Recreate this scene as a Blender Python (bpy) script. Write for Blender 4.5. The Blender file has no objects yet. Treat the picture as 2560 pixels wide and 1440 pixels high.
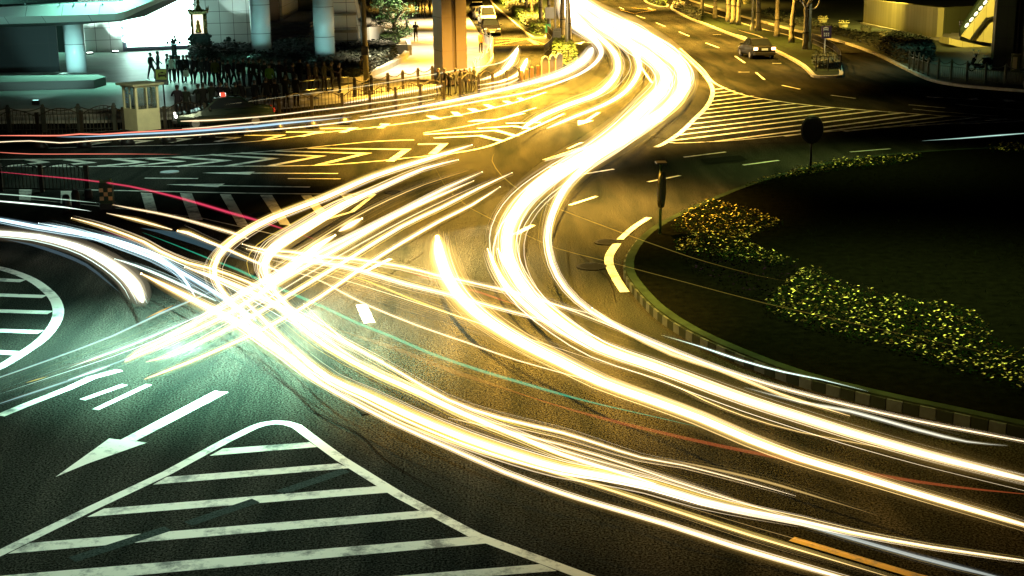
import bpy, bmesh, math, random
from mathutils import Vector, Matrix
random.seed(7)
S = bpy.context.scene
C = S.collection

# ------------------------------------------------------------------ camera
F = 3450.0; CAMH = 8.4; PITCH = math.atan(860.0/F); ROLL = -math.radians(0.75)
cam_d = bpy.data.cameras.new("Camera"); cam = bpy.data.objects.new("Camera", cam_d); C.objects.link(cam)
cam_d.sensor_width = 36.0; cam_d.lens = F/2560.0*36.0; cam_d.clip_end = 3000.0; cam_d.clip_start = 0.1
MR = (Matrix.Rotation(math.pi/2-PITCH, 4, 'X') @ Matrix.Rotation(ROLL, 4, 'Z'))
cam.matrix_world = Matrix.Translation((0, 0, CAMH)) @ MR
S.camera = cam
R3 = MR.to_3x3(); CO = Vector((0, 0, CAMH))

# ------------------------------------------------------------------ world: night sky
w = bpy.data.worlds.new("World"); S.world = w; w.use_nodes = True
nt = w.node_tree; bg = nt.nodes["Background"]
sky = nt.nodes.new("ShaderNodeTexSky"); sky.sky_type = 'NISHITA'; sky.sun_disc = False
sky.sun_elevation = math.radians(-4); sky.sun_rotation = math.radians(200)
nt.links.new(sky.outputs[0], bg.inputs[0]); bg.inputs[1].default_value = 0.06

# ------------------------------------------------------------------ exposure
S.view_settings.view_transform = 'Standard'; S.view_settings.look = 'None'
S.view_settings.exposure = 0.0; S.view_settings.gamma = 1.0
S.cycles.use_denoising = True
S.cycles.transparent_max_bounces = 48
S.cycles.max_bounces = 5; S.cycles.diffuse_bounces = 2; S.cycles.glossy_bounces = 2
S.cycles.transmission_bounces = 4; S.cycles.volume_bounces = 0
S.cycles.sample_clamp_indirect = 4.0
S.cycles.caustics_reflective = False; S.cycles.caustics_refractive = False

# ------------------------------------------------------------------ street light (lamps hung without poles, some added as fill)
def ray(px, py):
    return R3 @ Vector(((px-1280)/F, -(py-720)/F, -1.0))
def G(px, py, z=0.0):
    d = ray(px, py)
    if d.z > -0.004: d.z = -0.004
    return CO + d*((z-CAMH)/d.z)
def proj(p):
    q = R3.transposed() @ (Vector(p)-CO)
    return 1280+F*q.x/-q.z, 720-F*q.y/-q.z
def dist(p):
    return -(R3.transposed() @ (Vector(p)-CO)).z
def up(p, py):
    """height z above plan point p that shows at picture row py"""
    lo, hi = -5.0, 60.0
    for _ in range(40):
        m = (lo+hi)/2
        if proj((p[0], p[1], m))[1] > py: lo = m
        else: hi = m
    return lo
def pxm(p): return F/dist(p)

SODIUM = (1.0, 0.53, 0.065); TEAL = (0.30, 1.0, 0.74); CREAM = (1.0, 0.80, 0.48)
def lamp(px, py, h, watt, col, size=0.35, cone=None, blend=1.0, aim=None, name="street_lamp_light"):
    p = G(px, py)
    l = bpy.data.lights.new(name, 'SPOT' if cone else 'POINT'); l.energy = watt; l.color = col; l.shadow_soft_size = size
    o = bpy.data.objects.new(name, l); C.objects.link(o); o.location = (p.x, p.y, h)
    if cone:
        l.spot_size = math.radians(cone); l.spot_blend = blend
        if aim: 
            t = Vector(aim)-Vector(o.location); o.rotation_euler = t.to_track_quat('-Z', 'Y').to_euler()
    return o
# sodium lamps along the top road, the junction and the side street, with added amber fill lower down
for _x, _y, _h, _w, _c in ((1600, -25, 12, 200000, 140), (1480, 5, 12, 120000, 140), (1640, 18, 12, 120000, 130), (1560, 45, 12, 90000, 120), (1690, 70, 12, 170000, 125), (1590, 95, 12, 60000, 110), (1750, 115, 12, 120000, 125),
                       (1500, 165, 11, 60000, 95), (1640, 215, 10, 46000, 95), (1400, 205, 11, 190000, 110), (1260, 240, 10, 170000, 105), (1420, 260, 10, 120000, 100), (1180, 290, 10, 80000, 95), (970, 320, 9, 60000, 85), (1330, 330, 10, 70000, 95), (1120, 400, 9, 55000, 85), (1330, 540, 9, 52000, 95),
                       (1250, 800, 8.5, 46000, 75), (1900, 1130, 9, 5000, 75), (1300, 980, 8, 20000, 62), (1790, 165, 11, 60000, 115), (1770, 215, 10, 16000, 95),
                       (1240, 20, 11, 200000, 130), (1275, 60, 11, 220000, 115), (1285, 100, 10, 200000, 105), (1290, 150, 10, 150000, 95), (1840, 60, 10, 9000, 100)):
    lamp(_x, _y, _h, _w, SODIUM, cone=_c)
lamp(2360, 150, 7, 16000, (1.0, .76, .16), cone=90, aim=(G(2440, 108).x, G(2440, 108).y, 3))  # fill spot added to brighten the stair
lamp(430, 395, 5, 2200, (.95, 1.0, .6), cone=60, aim=(G(358, 326).x, G(358, 326).y, 1.2))  # fill spot added to brighten the booth
lamp(330, 425, 9, 2600, (0.60, 1.0, 0.80), cone=100)  # teal fill added so the chevrons show
lamp(2120, 425, 9, 4500, (0.80, 1.0, 0.25), cone=95)  # greenish fill added for the far flower strip
# added overhead spots standing for the light that headlights swept over these places
lamp(450, 860, 5, 22000, (0.42, 1.0, 0.80), cone=100, size=.2, blend=1.0)
lamp(650, 930, 5, 14000, (0.38, 1.0, 0.70), cone=95, size=.2, blend=1.0)
lamp(720, 820, 5, 17000, (0.85, 1.0, 0.72), cone=100, size=.2, blend=1.0)
lamp(1010, 660, 5, 32000, (1.0, 0.66, 0.20), cone=105, size=.2, blend=1.0)
lamp(1470, 510, 6, 9000, (1.0, 0.60, 0.14), cone=115, size=.2, blend=1.0)
lamp(1540, 320, 7, 34000, (1.0, 0.60, 0.14), cone=115, size=.2, blend=1.0)
# added spots standing for headlights, throwing low light over the asphalt
def beam(a, b, watt, col, cone=60):
    p = G(a[0], a[1], .7); q = G(b[0], b[1]); l = bpy.data.lights.new("headlight_beam", 'SPOT'); l.energy = watt; l.color = col; l.spot_size = math.radians(cone); l.spot_blend = 1.0; l.shadow_soft_size = .12
    o = bpy.data.objects.new("headlight_beam", l); C.objects.link(o); o.location = p; o.rotation_euler = (q-p).to_track_quat('-Z', 'Y').to_euler()
beam((1262, 485), (1010, 690), 9000, (1, .74, .40), 42)
beam((1130, 600), (760, 860), 5000, (1, .80, .52), 60)
beam((840, 680), (420, 930), 9000, (.55, 1, .84), 60)
beam((560, 790), (330, 880), 4500, (.60, 1, .86), 80)
lamp(2230, 85, 9, 26000, (1.0, .72, .12), cone=130, aim=(G(2250, 60).x, G(2250, 60).y, 0))
lamp(1040, 130, 9, 24000, CREAM, cone=100)
lamp(1040, 180, 8, 22000, CREAM, cone=90)
lamp(1050, 95, 9, 24000, CREAM, cone=100)
lamp(1070, 60, 9, 26000, CREAM, cone=110)
lamp(300, 215, 10, 12000, TEAL, cone=105)
lamp(-60, 150, 9, 12000, TEAL, cone=140)
lamp(2150, 175, 9, 1500, TEAL, cone=110)
lamp(2440, 165, 8, 900, TEAL, cone=110)
lamp(560, 1130, 9, 3300, (0.72, 1.0, 0.76), cone=110)
lamp(640, 900, 8, 3000, (0.45, 1.0, 0.78), cone=70)
lamp(60, 780, 9, 2200, (0.55, 1.0, 0.80), cone=70)  # fill added over the rounded hatch
lamp(1880, 270, 10, 6500, (1.0, 0.72, 0.14), cone=95)  # gold fill added for the right hatch bars
lamp(2250, 760, 11, 15000, (0.80, 1.0, 0.25), cone=95)  # fill added to brighten the flower beds

# ------------------------------------------------------------------ helpers
def tag(o, label=None, cat=None, group=None, kind=None):
    if label: o['label'] = label
    if cat: o['category'] = cat
    if group: o['group'] = group
    if kind: o['kind'] = kind
    return o
def empty(name, loc, rz=0.0):
    o = bpy.data.objects.new(name, None); C.objects.link(o); o.location = loc; o.rotation_euler = (0, 0, rz)
    o.empty_display_size = 0.2
    return o
def children(o): return [c for c in bpy.data.objects if c.parent == o]
def copy_tree(o, parent=None):
    c = o.copy(); C.objects.link(c)
    if parent is not None: c.parent = parent
    for ch in children(o): copy_tree(ch, c)
    return c

class MB:
    def __init__(s): s.v = []; s.f = []; s.m = []
    def add(s, vs, fs, mi=0):
        b = len(s.v); s.v += [tuple(v) for v in vs]; s.f += [tuple(b+i for i in f) for f in fs]; s.m += [mi]*len(fs)
    def box(s, c, d, rz=0.0, mi=0, taper=1.0):
        x, y, z = d[0]/2, d[1]/2, d[2]/2; ca, sa = math.cos(rz), math.sin(rz); vs = []
        for k in (-1, 1):
            t = taper if k == 1 else 1.0
            for i, j in ((-1, -1), (1, -1), (1, 1), (-1, 1)):
                a, b = i*x*t, j*y*t
                vs.append((c[0]+a*ca-b*sa, c[1]+a*sa+b*ca, c[2]+k*z))
        s.add(vs, [(3, 2, 1, 0), (4, 5, 6, 7), (0, 1, 5, 4), (1, 2, 6, 5), (2, 3, 7, 6), (3, 0, 4, 7)], mi)
    def tube(s, pts, r, n=8, mi=0, cap=True):
        pts = [Vector(p) for p in pts]; N = len(pts)
        rs = r if isinstance(r, (list, tuple)) else [r]*N
        vs = []; prev = None
        for i, p in enumerate(pts):
            t = (pts[min(i+1, N-1)]-pts[max(i-1, 0)]); t.normalize()
            ref = Vector((0, 0, 1)) if abs(t.z) < 0.9 else Vector((0, 1, 0))
            a = t.cross(ref).normalized(); b = a.cross(t).normalized()
            for k in range(n):
                an = 2*math.pi*k/n
                vs.append(p+(a*math.cos(an)+b*math.sin(an))*rs[i])
        fs = []
        for i in range(N-1):
            for k in range(n):
                fs.append((i*n+k, (i+1)*n+k, (i+1)*n+(k+1) % n, i*n+(k+1) % n))
        if cap: fs += [tuple(range(n)), tuple((N-1)*n+k for k in range(n-1, -1, -1))]
        s.add(vs, fs, mi)
    def prism(s, poly, z0, z1, mi=0, mside=None):
        n = len(poly)
        ar = sum(poly[i][0]*poly[(i+1) % n][1]-poly[(i+1) % n][0]*poly[i][1] for i in range(n))
        if ar < 0: poly = poly[::-1]
        vs = [(p[0], p[1], z0) for p in poly]+[(p[0], p[1], z1) for p in poly]
        s.add(vs, [tuple(range(n, 2*n))], mi)
        s.add(vs, [(i, (i+1) % n, n+(i+1) % n, n+i) for i in range(n)]+[tuple(range(n-1, -1, -1))], mi if mside is None else mside)
    def ball(s, c, r, mi=0, n=8, m=5, sq=(1, 1, 1)):
        vs = [(c[0], c[1], c[2]+r*sq[2])]; fs = []
        for i in range(1, m):
            th = math.pi*i/m
            for k in range(n):
                ph = 2*math.pi*k/n
                vs.append((c[0]+r*sq[0]*math.sin(th)*math.cos(ph), c[1]+r*sq[1]*math.sin(th)*math.sin(ph), c[2]+r*sq[2]*math.cos(th)))
        vs.append((c[0], c[1], c[2]-r*sq[2]))
        for k in range(n): fs.append((0, 1+k, 1+(k+1) % n))
        for i in range(m-2):
            for k in range(n): fs.append((1+i*n+k, 1+(i+1)*n+k, 1+(i+1)*n+(k+1) % n, 1+i*n+(k+1) % n))
        e = len(vs)-1; b = 1+(m-2)*n
        for k in range(n): fs.append((e, b+(k+1) % n, b+k))
        s.add(vs, fs, mi)
    def lathe(s, c, prof, n=16, mi=0):
        vs = []; fs = []; M = len(prof)
        for (r, z) in prof:
            for k in range(n):
                a = 2*math.pi*k/n; vs.append((c[0]+r*math.cos(a), c[1]+r*math.sin(a), c[2]+z))
        for i in range(M-1):
            for k in range(n): fs.append((i*n+k, i*n+(k+1) % n, (i+1)*n+(k+1) % n, (i+1)*n+k))
        fs += [tuple(range(n-1, -1, -1)), tuple((M-1)*n+k for k in range(n))]
        s.add(vs, fs, mi)
    def build(s, name, mats, parent=None, smooth=False, loc=None, rz=None, bevel=0.0):
        me = bpy.data.meshes.new(name); me.from_pydata(s.v, [], s.f)
        if not isinstance(mats, (list, tuple)): mats = [mats]
        for m in mats: me.materials.append(m)
        me.polygons.foreach_set("material_index", s.m)
        if smooth: me.polygons.foreach_set("use_smooth", [True]*len(s.f))
        me.update()
        o = bpy.data.objects.new(name, me); C.objects.link(o)
        if parent is not None: o.parent = parent
        if loc is not None: o.location = loc
        if rz is not None: o.rotation_euler = (0, 0, rz)
        if bevel:
            b = o.modifiers.new("b", 'BEVEL'); b.width = bevel; b.segments = 2; b.limit_method = 'ANGLE'
        return o

# ------------------------------------------------------------------ materials
MATS = {}
def mat(name, col, rough=0.6, metal=0.0, emit=None, es=0.0, var=0.0, vscale=3.0, bump=0.0, bscale=40.0, spec=None):
    if name in MATS: return MATS[name]
    m = bpy.data.materials.new(name); m.use_nodes = True; n = m.node_tree; L = n.links
    b = n.nodes["Principled BSDF"]
    b.inputs["Base Color"].default_value = (*col, 1); b.inputs["Roughness"].default_value = rough; b.inputs["Metallic"].default_value = metal
    if spec is not None: b.inputs["Specular IOR Level"].default_value = spec
    if var:
        tc = n.nodes.new("ShaderNodeTexCoord"); ns = n.nodes.new("ShaderNodeTexNoise")
        ns.inputs["Scale"].default_value = vscale; ns.inputs["Detail"].default_value = 6; ns.inputs["Roughness"].default_value = 0.65
        rp = n.nodes.new("ShaderNodeValToRGB"); e = rp.color_ramp.elements
        e[0].position = 0.3; e[0].color = (*[c*(1-var) for c in col], 1); e[1].position = 0.7; e[1].color = (*[min(1, c*(1+var)) for c in col], 1)
        L.new(tc.outputs["Object"], ns.inputs["Vector"]); L.new(ns.outputs["Fac"], rp.inputs[0]); L.new(rp.outputs[0], b.inputs["Base Color"])
    if bump:
        tc2 = n.nodes.new("ShaderNodeTexCoord"); n2 = n.nodes.new("ShaderNodeTexNoise"); n2.inputs["Scale"].default_value = bscale; n2.inputs["Detail"].default_value = 4
        bp = n.nodes.new("ShaderNodeBump"); bp.inputs["Strength"].default_value = bump; bp.inputs["Distance"].default_value = 0.02
        L.new(tc2.outputs["Object"], n2.inputs["Vector"]); L.new(n2.outputs["Fac"], bp.inputs["Height"]); L.new(bp.outputs[0], b.inputs["Normal"])
    if emit: b.inputs["Emission Color"].default_value = (*emit, 1); b.inputs["Emission Strength"].default_value = es
    MATS[name] = m; return m

def asphalt_mat():
    m = bpy.data.materials.new("asphalt"); m.use_nodes = True; n = m.node_tree; L = n.links; N = n.nodes.new
    b = n.nodes["Principled BSDF"]; tc = N("ShaderNodeTexCoord")
    big = N("ShaderNodeTexNoise"); big.inputs["Scale"].default_value = 0.22; big.inputs["Detail"].default_value = 5
    # long worn streaks along the traffic direction
    mp = N("ShaderNodeMapping"); mp.inputs["Rotation"].default_value = (0, 0, 0.15); mp.inputs["Scale"].default_value = (0.9, 0.12, 1)
    st = N("ShaderNodeTexNoise"); st.inputs["Scale"].default_value = 1.0; st.inputs["Detail"].default_value = 5; st.inputs["Distortion"].default_value = 0.6
    fine = N("ShaderNodeTexNoise"); fine.inputs["Scale"].default_value = 27; fine.inputs["Detail"].default_value = 3; fine.inputs["Roughness"].default_value = 0.8
    vor = N("ShaderNodeTexVoronoi"); vor.inputs["Scale"].default_value = 26
    for t in (big, fine, vor): L.new(tc.outputs["Object"], t.inputs["Vector"])
    L.new(tc.outputs["Object"], mp.inputs["Vector"]); L.new(mp.outputs[0], st.inputs["Vector"])
    r1 = N("ShaderNodeValToRGB"); r1.color_ramp.elements[0].position = 0.3; r1.color_ramp.elements[0].color = (0.009, 0.011, 0.010, 1)
    r1.color_ramp.elements[1].position = 0.72; r1.color_ramp.elements[1].color = (0.031, 0.030, 0.026, 1)
    L.new(st.outputs["Fac"], r1.inputs[0])
    r2 = N("ShaderNodeValToRGB"); r2.color_ramp.elements[0].position = 0.42; r2.color_ramp.elements[0].color = (0.10, 0.10, 0.10, 1)
    r2.color_ramp.elements[1].position = 0.66; r2.color_ramp.elements[1].color = (3.2, 3.2, 3.0, 1)
    L.new(fine.outputs["Fac"], r2.inputs[0])
    mx = N("ShaderNodeMix"); mx.data_type = 'RGBA'; mx.blend_type = 'MULTIPLY'; mx.inputs[0].default_value = 1.0
    L.new(r1.outputs[0], mx.inputs[6]); L.new(r2.outputs[0], mx.inputs[7]); L.new(mx.outputs[2], b.inputs["Base Color"])
    rr = N("ShaderNodeMapRange"); rr.inputs[1].default_value = 0.3; rr.inputs[2].default_value = 0.7; rr.inputs[3].default_value = 0.68; rr.inputs[4].default_value = 0.85
    L.new(big.outputs["Fac"], rr.inputs[0]); L.new(rr.outputs[0], b.inputs["Roughness"])
    bp = N("ShaderNodeBump"); bp.inputs["Strength"].default_value = 1.0; bp.inputs["Distance"].default_value = 0.007
    ad = N("ShaderNodeMath"); ad.operation = 'SUBTRACT'; L.new(fine.outputs["Fac"], ad.inputs[0]); L.new(vor.outputs["Distance"], ad.inputs[1])
    L.new(ad.outputs[0], bp.inputs["Height"]); L.new(bp.outputs[0], b.inputs["Normal"]); b.inputs["Specular IOR Level"].default_value = 0.0
    return m
ASPH = asphalt_mat()

def paint_mat(name, col, wear):
    m = bpy.data.materials.new(name); m.use_nodes = True; n = m.node_tree; L = n.links; N = n.nodes.new
    b = n.nodes["Principled BSDF"]; tc = N("ShaderNodeTexCoord")
    ns = N("ShaderNodeTexNoise"); ns.inputs["Scale"].default_value = 1.6; ns.inputs["Detail"].default_value = 9; ns.inputs["Roughness"].default_value = 0.75
    L.new(tc.outputs["Object"], ns.inputs["Vector"])
    rp = N("ShaderNodeValToRGB"); e = rp.color_ramp.elements
    e[0].position = 0.30+wear*0.22; e[0].color = (0.16, 0.17, 0.16, 1); e[1].position = 0.36+wear*0.45; e[1].color = (*col, 1)
    L.new(ns.outputs["Fac"], rp.inputs[0]); L.new(rp.outputs[0], b.inputs["Base Color"]); b.inputs["Roughness"].default_value = 0.6
    return m
PAINT = paint_mat("road_paint", (0.78, 0.78, 0.70), 0.3)
PAINTW = paint_mat("worn_road_paint", (0.76, 0.75, 0.66), 0.34)
PAINTY = paint_mat("yellow_road_paint", (0.75, 0.50, 0.10), 0.3)

# ------------------------------------------------------------------ ground
g = MB(); g.add([(-700, -60, 0), (700, -60, 0), (700, 1500, 0), (-700, 1500, 0)], [(0, 1, 2, 3)])
tag(g.build("road", ASPH), kind='structure')

def gp(pts, z=0.0): return [G(x, y, z) for x, y in pts]
def smooth_pts(pts, step=0.5, closed=False):
    P = [Vector(p) for p in pts]; n = len(P); out = []
    for i in range(n if closed else n-1):
        if closed: a, b, c, d = P[(i-1) % n], P[i], P[(i+1) % n], P[(i+2) % n]
        else: a, b, c, d = P[max(i-1, 0)], P[i], P[i+1], P[min(i+2, n-1)]
        k = max(2, min(24, int((c-b).length/step)))
        # centripetal-ish tangents limited by the segment length
        l = (c-b).length
        m1 = (c-a)*0.5; m2 = (d-b)*0.5
        if m1.length > l*1.1: m1 = m1.normalized()*l*1.1
        if m2.length > l*1.1: m2 = m2.normalized()*l*1.1
        for j in range(k):
            t = j/k; t2 = t*t; t3 = t2*t
            out.append(b*(2*t3-3*t2+1)+m1*(t3-2*t2+t)+c*(-2*t3+3*t2)+m2*(t3-t2))
    if not closed: out.append(P[-1])
    return out

KERB = mat("kerb_stone", (0.36, 0.35, 0.31), 0.7, var=0.3, vscale=2.0)
PAVE = mat("paving", (0.34, 0.33, 0.30), 0.42, var=0.25, vscale=0.6, bump=0.2, bscale=6)
def slab(name, pts_px, h, top, smooth=True, kerb=0.25, z0=-0.03, km=None):
    pts = [G(x, y, h) for x, y in pts_px]
    pts = [Vector((p.x, p.y, 0)) for p in pts]
    n = len(pts)
    if sum(pts[i].x*pts[(i+1) % n].y-pts[(i+1) % n].x*pts[i].y for i in range(n)) < 0: pts = pts[::-1]
    if smooth: pts = smooth_pts(pts, 0.8, closed=True)
    n = len(pts); inn = []
    for i in range(n):
        t = (pts[(i+1) % n]-pts[i-1]); t.normalize(); nr = Vector((-t.y, t.x, 0)); inn.append(pts[i]+nr*kerb)
    m = MB()
    vs = [(p.x, p.y, z0) for p in pts]+[(p.x, p.y, h) for p in pts]+[(p.x, p.y, h) for p in inn]
    m.add(vs, [(i, (i+1) % n, n+(i+1) % n, n+i) for i in range(n)]+[(n+i, n+(i+1) % n, 2*n+(i+1) % n, 2*n+i) for i in range(n)], 0)
    m.add([(p.x, p.y, h) for p in inn], [tuple(range(n))], 1)
    o = m.build(name, [km or KERB, top]); tag(o, kind='structure'); return o

# ------------------------------------------------------------------ painted markings
MZ = [0.004]
def mz():
    MZ[0] += 0.0002; return MZ[0]
def stroke(mb, pts_px, wd, smooth=False, closed=False, mi=0, wd2=None):
    z = mz(); P = gp(pts_px)
    if smooth: P = smooth_pts(P, 0.4, closed)
    n = len(P); vs = []; fs = []
    for i in range(n):
        if closed: t = P[(i+1) % n]-P[i-1]
        else:
            a = (P[i]-P[i-1]).normalized() if i > 0 else None; b = (P[i+1]-P[i]).normalized() if i < n-1 else None
            t = (a+b) if (a is not None and b is not None) else (a or b)
        t.normalize(); nr = Vector((-t.y, t.x, 0)); k = 1.0
        if not closed and 0 < i < n-1: k = min(2.2, 1/max(0.3, abs(nr.dot(Vector((-b.y, b.x, 0))))))
        ww = wd if wd2 is None else wd+(wd2-wd)*i/(n-1)
        vs += [P[i]+nr*ww/2*k+Vector((0, 0, z)), P[i]-nr*ww/2*k+Vector((0, 0, z))]
    for i in range(n if closed else n-1):
        j = (i+1) % n; fs.append((2*i, 2*i+1, 2*j+1, 2*j))
    mb.add(vs, fs, mi)
def poly(mb, pts_px, mi=0):
    z = mz(); P = gp(pts_px); mb.add([(p.x, p.y, z) for p in P], [tuple(range(len(P)))], mi)

# hatched triangle, bottom left
m = MB()
stroke(m, [(-260, 1500), (0, 1383), (236, 1268), (417, 1183), (560, 1105), (635, 1068), (660, 1060), (690, 1056), (716, 1058), (742, 1066), (800, 1110), (851, 1147), (999, 1239), (1192, 1341), (1456, 1439), (1700, 1525)], 0.20)
tag(m.build("road_marking", PAINT), kind='structure')
m = MB()
for q in ([(524, 1140), (557, 1122), (774, 1106), (793, 1118)], [(383, 1212), (417, 1193), (845, 1159), (873, 1171)],
          [(218, 1293), (260, 1272), (942, 1216), (970, 1232)], [(20, 1385), (75, 1358), (1054, 1277), (1085, 1293)],
          [(-150, 1484), (-70, 1446), (1189, 1341), (1229, 1358)], [(300, 1512), (420, 1488), (1350, 1411), (1392, 1428)]):
    poly(m, q)
tag(m.build("road_marking", PAINTW), kind='structure')
m = MB()
for a, b in (((866, 1176), (700, 1232)), ((640, 1252), (470, 1310)), ((420, 1322), (180, 1400))): stroke(m, [a, b], 0.22)
tag(m.build("faded_road_marking", mat("faded_paint", (0.035, 0.048, 0.044), 0.9, var=.9, vscale=30, spec=0.0)), kind='structure')
# straight arrow beside it
m = MB(); poly(m, [(536, 978), (571, 981), (340, 1103), (300, 1101)]); poly(m, [(273, 1097), (368, 1107), (219, 1160), (139, 1193)])
tag(m.build("lane_arrow", PAINT), kind='structure')
m = MB()
stroke(m, [(206, 1000), (312, 962)], 0.16); stroke(m, [(238, 1025), (372, 962)], 0.15)
stroke(m, [(0, 1040), (60, 1015), (170, 972), (230, 945), (300, 926)], 0.22)
stroke(m, [(903, 762), (924, 808)], 0.26); stroke(m, [(912, 680), (975, 648)], 0.12)
stroke(m, [(1287, 587), (1332, 563)], 0.2)
tag(m.build("road_marking", PAINTW), kind='structure')
# rounded hatch at the left edge
m = MB()
stroke(m, [(-60, 660), (12, 674), (78, 699), (125, 734), (144, 765), (142, 800), (109, 846), (47, 890), (0, 918), (-60, 945)], 0.26, smooth=True)
for x, y in ((58, 703), (112, 742), (126, 782), (102, 831), (42, 884)):
    stroke(m, [(-40, y-5), (x, y)], 0.30)
tag(m.build("road_marking", PAINT), kind='structure')
# chevrons and hatched boxes across the middle left
m = MB()
stroke(m, [(-40, 399), (0, 399), (350, 396), (560, 386), (710, 375), (935, 354), (1035, 350)], 0.15, smooth=True)
stroke(m, [(-40, 417), (0, 417), (560, 416), (785, 414), (935, 404), (1022, 395), (1110, 386)], 0.15, smooth=True)
for tip, ua, la in (((110, 406), (70, 399), (20, 416)), ((225, 407), (165, 399), (125, 416)), ((355, 406), (285, 398), (245, 416)), ((447, 404), (370, 397), (325, 416)),
                    ((562, 402), (435, 393), (440, 417)), ((682, 397), (525, 387), (565, 416)), ((800, 391), (600, 383), (675, 415)), ((915, 384), (690, 378), (795, 413)),
                    ((1017, 374), (770, 371), (975, 404)), ((1110, 360), (1045, 361), (1080, 386))):
    stroke(m, [ua, tip, la], 0.34)
tag(m.build("road_marking", PAINTW), kind='structure')
m = MB()
stroke(m, [(-60, 470), (10, 471), (640, 484), (935, 487), (880, 530), (812, 550)], 0.16)
stroke(m, [(55, 497), (240, 515), (500, 545), (700, 590)], 0.08)
for q in ([(352, 482), (380, 484), (395, 535), (367, 535)], [(450, 483), (480, 485), (507, 551), (475, 550)], [(550, 486), (577, 487), (622, 566), (595, 566)],
          [(650, 488), (680, 488), (728, 565), (700, 562)], [(752, 489), (778, 489), (825, 540), (800, 545)], [(852, 489), (880, 490), (895, 505), (875, 512)],
          [(48, 474), (80, 475), (77, 502), (48, 500)], [(152, 478), (182, 478), (180, 514), (152, 510)]):
    poly(m, q)
tag(m.build("road_marking", PAINTW), kind='structure')
m = MB()
poly(m, [(505, 433), (637, 430), (625, 437.5)]); stroke(m, [(630, 433.5), (845, 434.5)], 0.16)
poly(m, [(415, 462), (562, 460), (545, 468.5)]); stroke(m, [(550, 465), (775, 468.5)], 0.16)
stroke(m, [(362, 446), (495, 447)], 0.14); stroke(m, [(720, 447), (852, 448)], 0.14)
tag(m.build("lane_arrow", PAINT), kind='structure')
# line with boxes under the upper sweep of traffic
m = MB()
stroke(m, [(90, 372), (300, 366), (500, 362), (660, 352), (810, 332), (925, 320), (1060, 302), (1160, 286), (1260, 264), (1310, 250), (1365, 231)], 0.16, smooth=True)
for a, b, c in (((200, 357), (262, 357), (215, 364)), ((300, 352), (370, 353), (320, 361)), ((400, 347), (470, 348), (425, 357)), ((500, 343), (590, 345), (540, 355)), ((612, 339), (703, 339), (662, 350)), ((715, 331), (800, 330), (752, 342)), ((800, 322), (885, 321), (855, 332)), ((950, 311), (966, 311), (950, 321))):
    stroke(m, [a, b, c], 0.32)
for q in ([(1065, 290), (1085, 290), (1105, 298), (1085, 300)], [(1127, 280), (1145, 281), (1157, 290), (1138, 291)], [(1167, 272), (1187, 272), (1201, 279), (1185, 281)],
          [(1207, 262), (1222, 262), (1240, 269), (1225, 271)], [(1255, 253), (1270, 253), (1282, 257), (1270, 260)], [(1292, 246), (1303, 245), (1312, 249), (1300, 250)]):
    poly(m, q)
tag(m.build("road_marking", PAINT), kind='structure')
m = MB()
stroke(m, [(1110, 388), (1200, 372), (1255, 354), (1330, 322), (1410, 285)], 0.17, smooth=True)
stroke(m, [(1085, 346), (1200, 340), (1257, 354)], 0.34); stroke(m, [(1060, 337), (1240, 327), (1292, 341)], 0.32)
stroke(m, [(1195, 322), (1282, 316), (1328, 323)], 0.32); stroke(m, [(1265, 309), (1352, 307)], 0.3)
stroke(m, [(1060, 333), (1145, 320), (1240, 300), (1340, 270)], 0.12, smooth=True)
poly(m, [(1168, 305), (1190, 300), (1245, 299), (1240, 303)]); stroke(m, [(1240, 301), (1310, 284)], 0.18)
tag(m.build("road_marking", PAINT), kind='structure')
m = MB()
poly(m, [(1444, 302), (1485, 302), (1445, 315)]); stroke(m, [(1465, 303), (1497, 282)], 0.2)
poly(m, [(1618, 303), (1662, 301), (1600, 321)]); stroke(m, [(1640, 304), (1670, 282)], 0.2)
poly(m, [(1436, 109), (1462, 104), (1452, 112)]); stroke(m, [(1450, 108), (1490, 106)], 0.15)
tag(m.build("lane_arrow", PAINT), kind='structure')
# lane dashes
m = MB()
for a, b in (((1710, 394), (1814, 381)), ((1620, 456), (1700, 440)), ((1425, 514), (1492, 492)), ((1460, 436), (1534, 424)), ((1858, 414), (1946, 402)), ((2125, 381), (2225, 373)),
             ((1360, 401), (1452, 371)), ((1420, 373), (1455, 357)), ((1370, 421), (1420, 409)), ((1516, 38), (1532, 47)), ((1592, 39), (1612, 46)), ((1640, 57), (1663, 67)), ((1698, 80), (1723, 91)), ((1765, 108), (1797, 120)),
             ((1838, 141), (1862, 158)), ((1890, 182), (1911, 200)), ((1955, 214), (2000, 224)), ((2078, 239), (2139, 247)), ((1782, 87), (1803, 87)), ((1846, 181), (1874, 181)), ((1930, 159), (1953, 159)),
             ((2272, 263), (2363, 271)), ((1600, 165), (1630, 208)), ((1705, 190), (1725, 215)), ((1440, 65), (1460, 75)), ((1480, 12), (1492, 18)), ((1548, 18), (1560, 24)), ((1620, 20), (1632, 25))):
    stroke(m, [a, b], 0.15)
tag(m.build("road_marking", PAINT), kind='structure')
m = MB()
stroke(m, [(1230, 95), (1320, 98), (1365, 112), (1230, 115), (1330, 96), (1240, 105)], 0.12); stroke(m, [(1550, 25), (1585, 34), (1640, 25), (1580, 20)], 0.12)
stroke(m, [(1320, 97), (1343, 112)], 0.4)
tag(m.build("road_marking", PAINTY), kind='structure')
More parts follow.
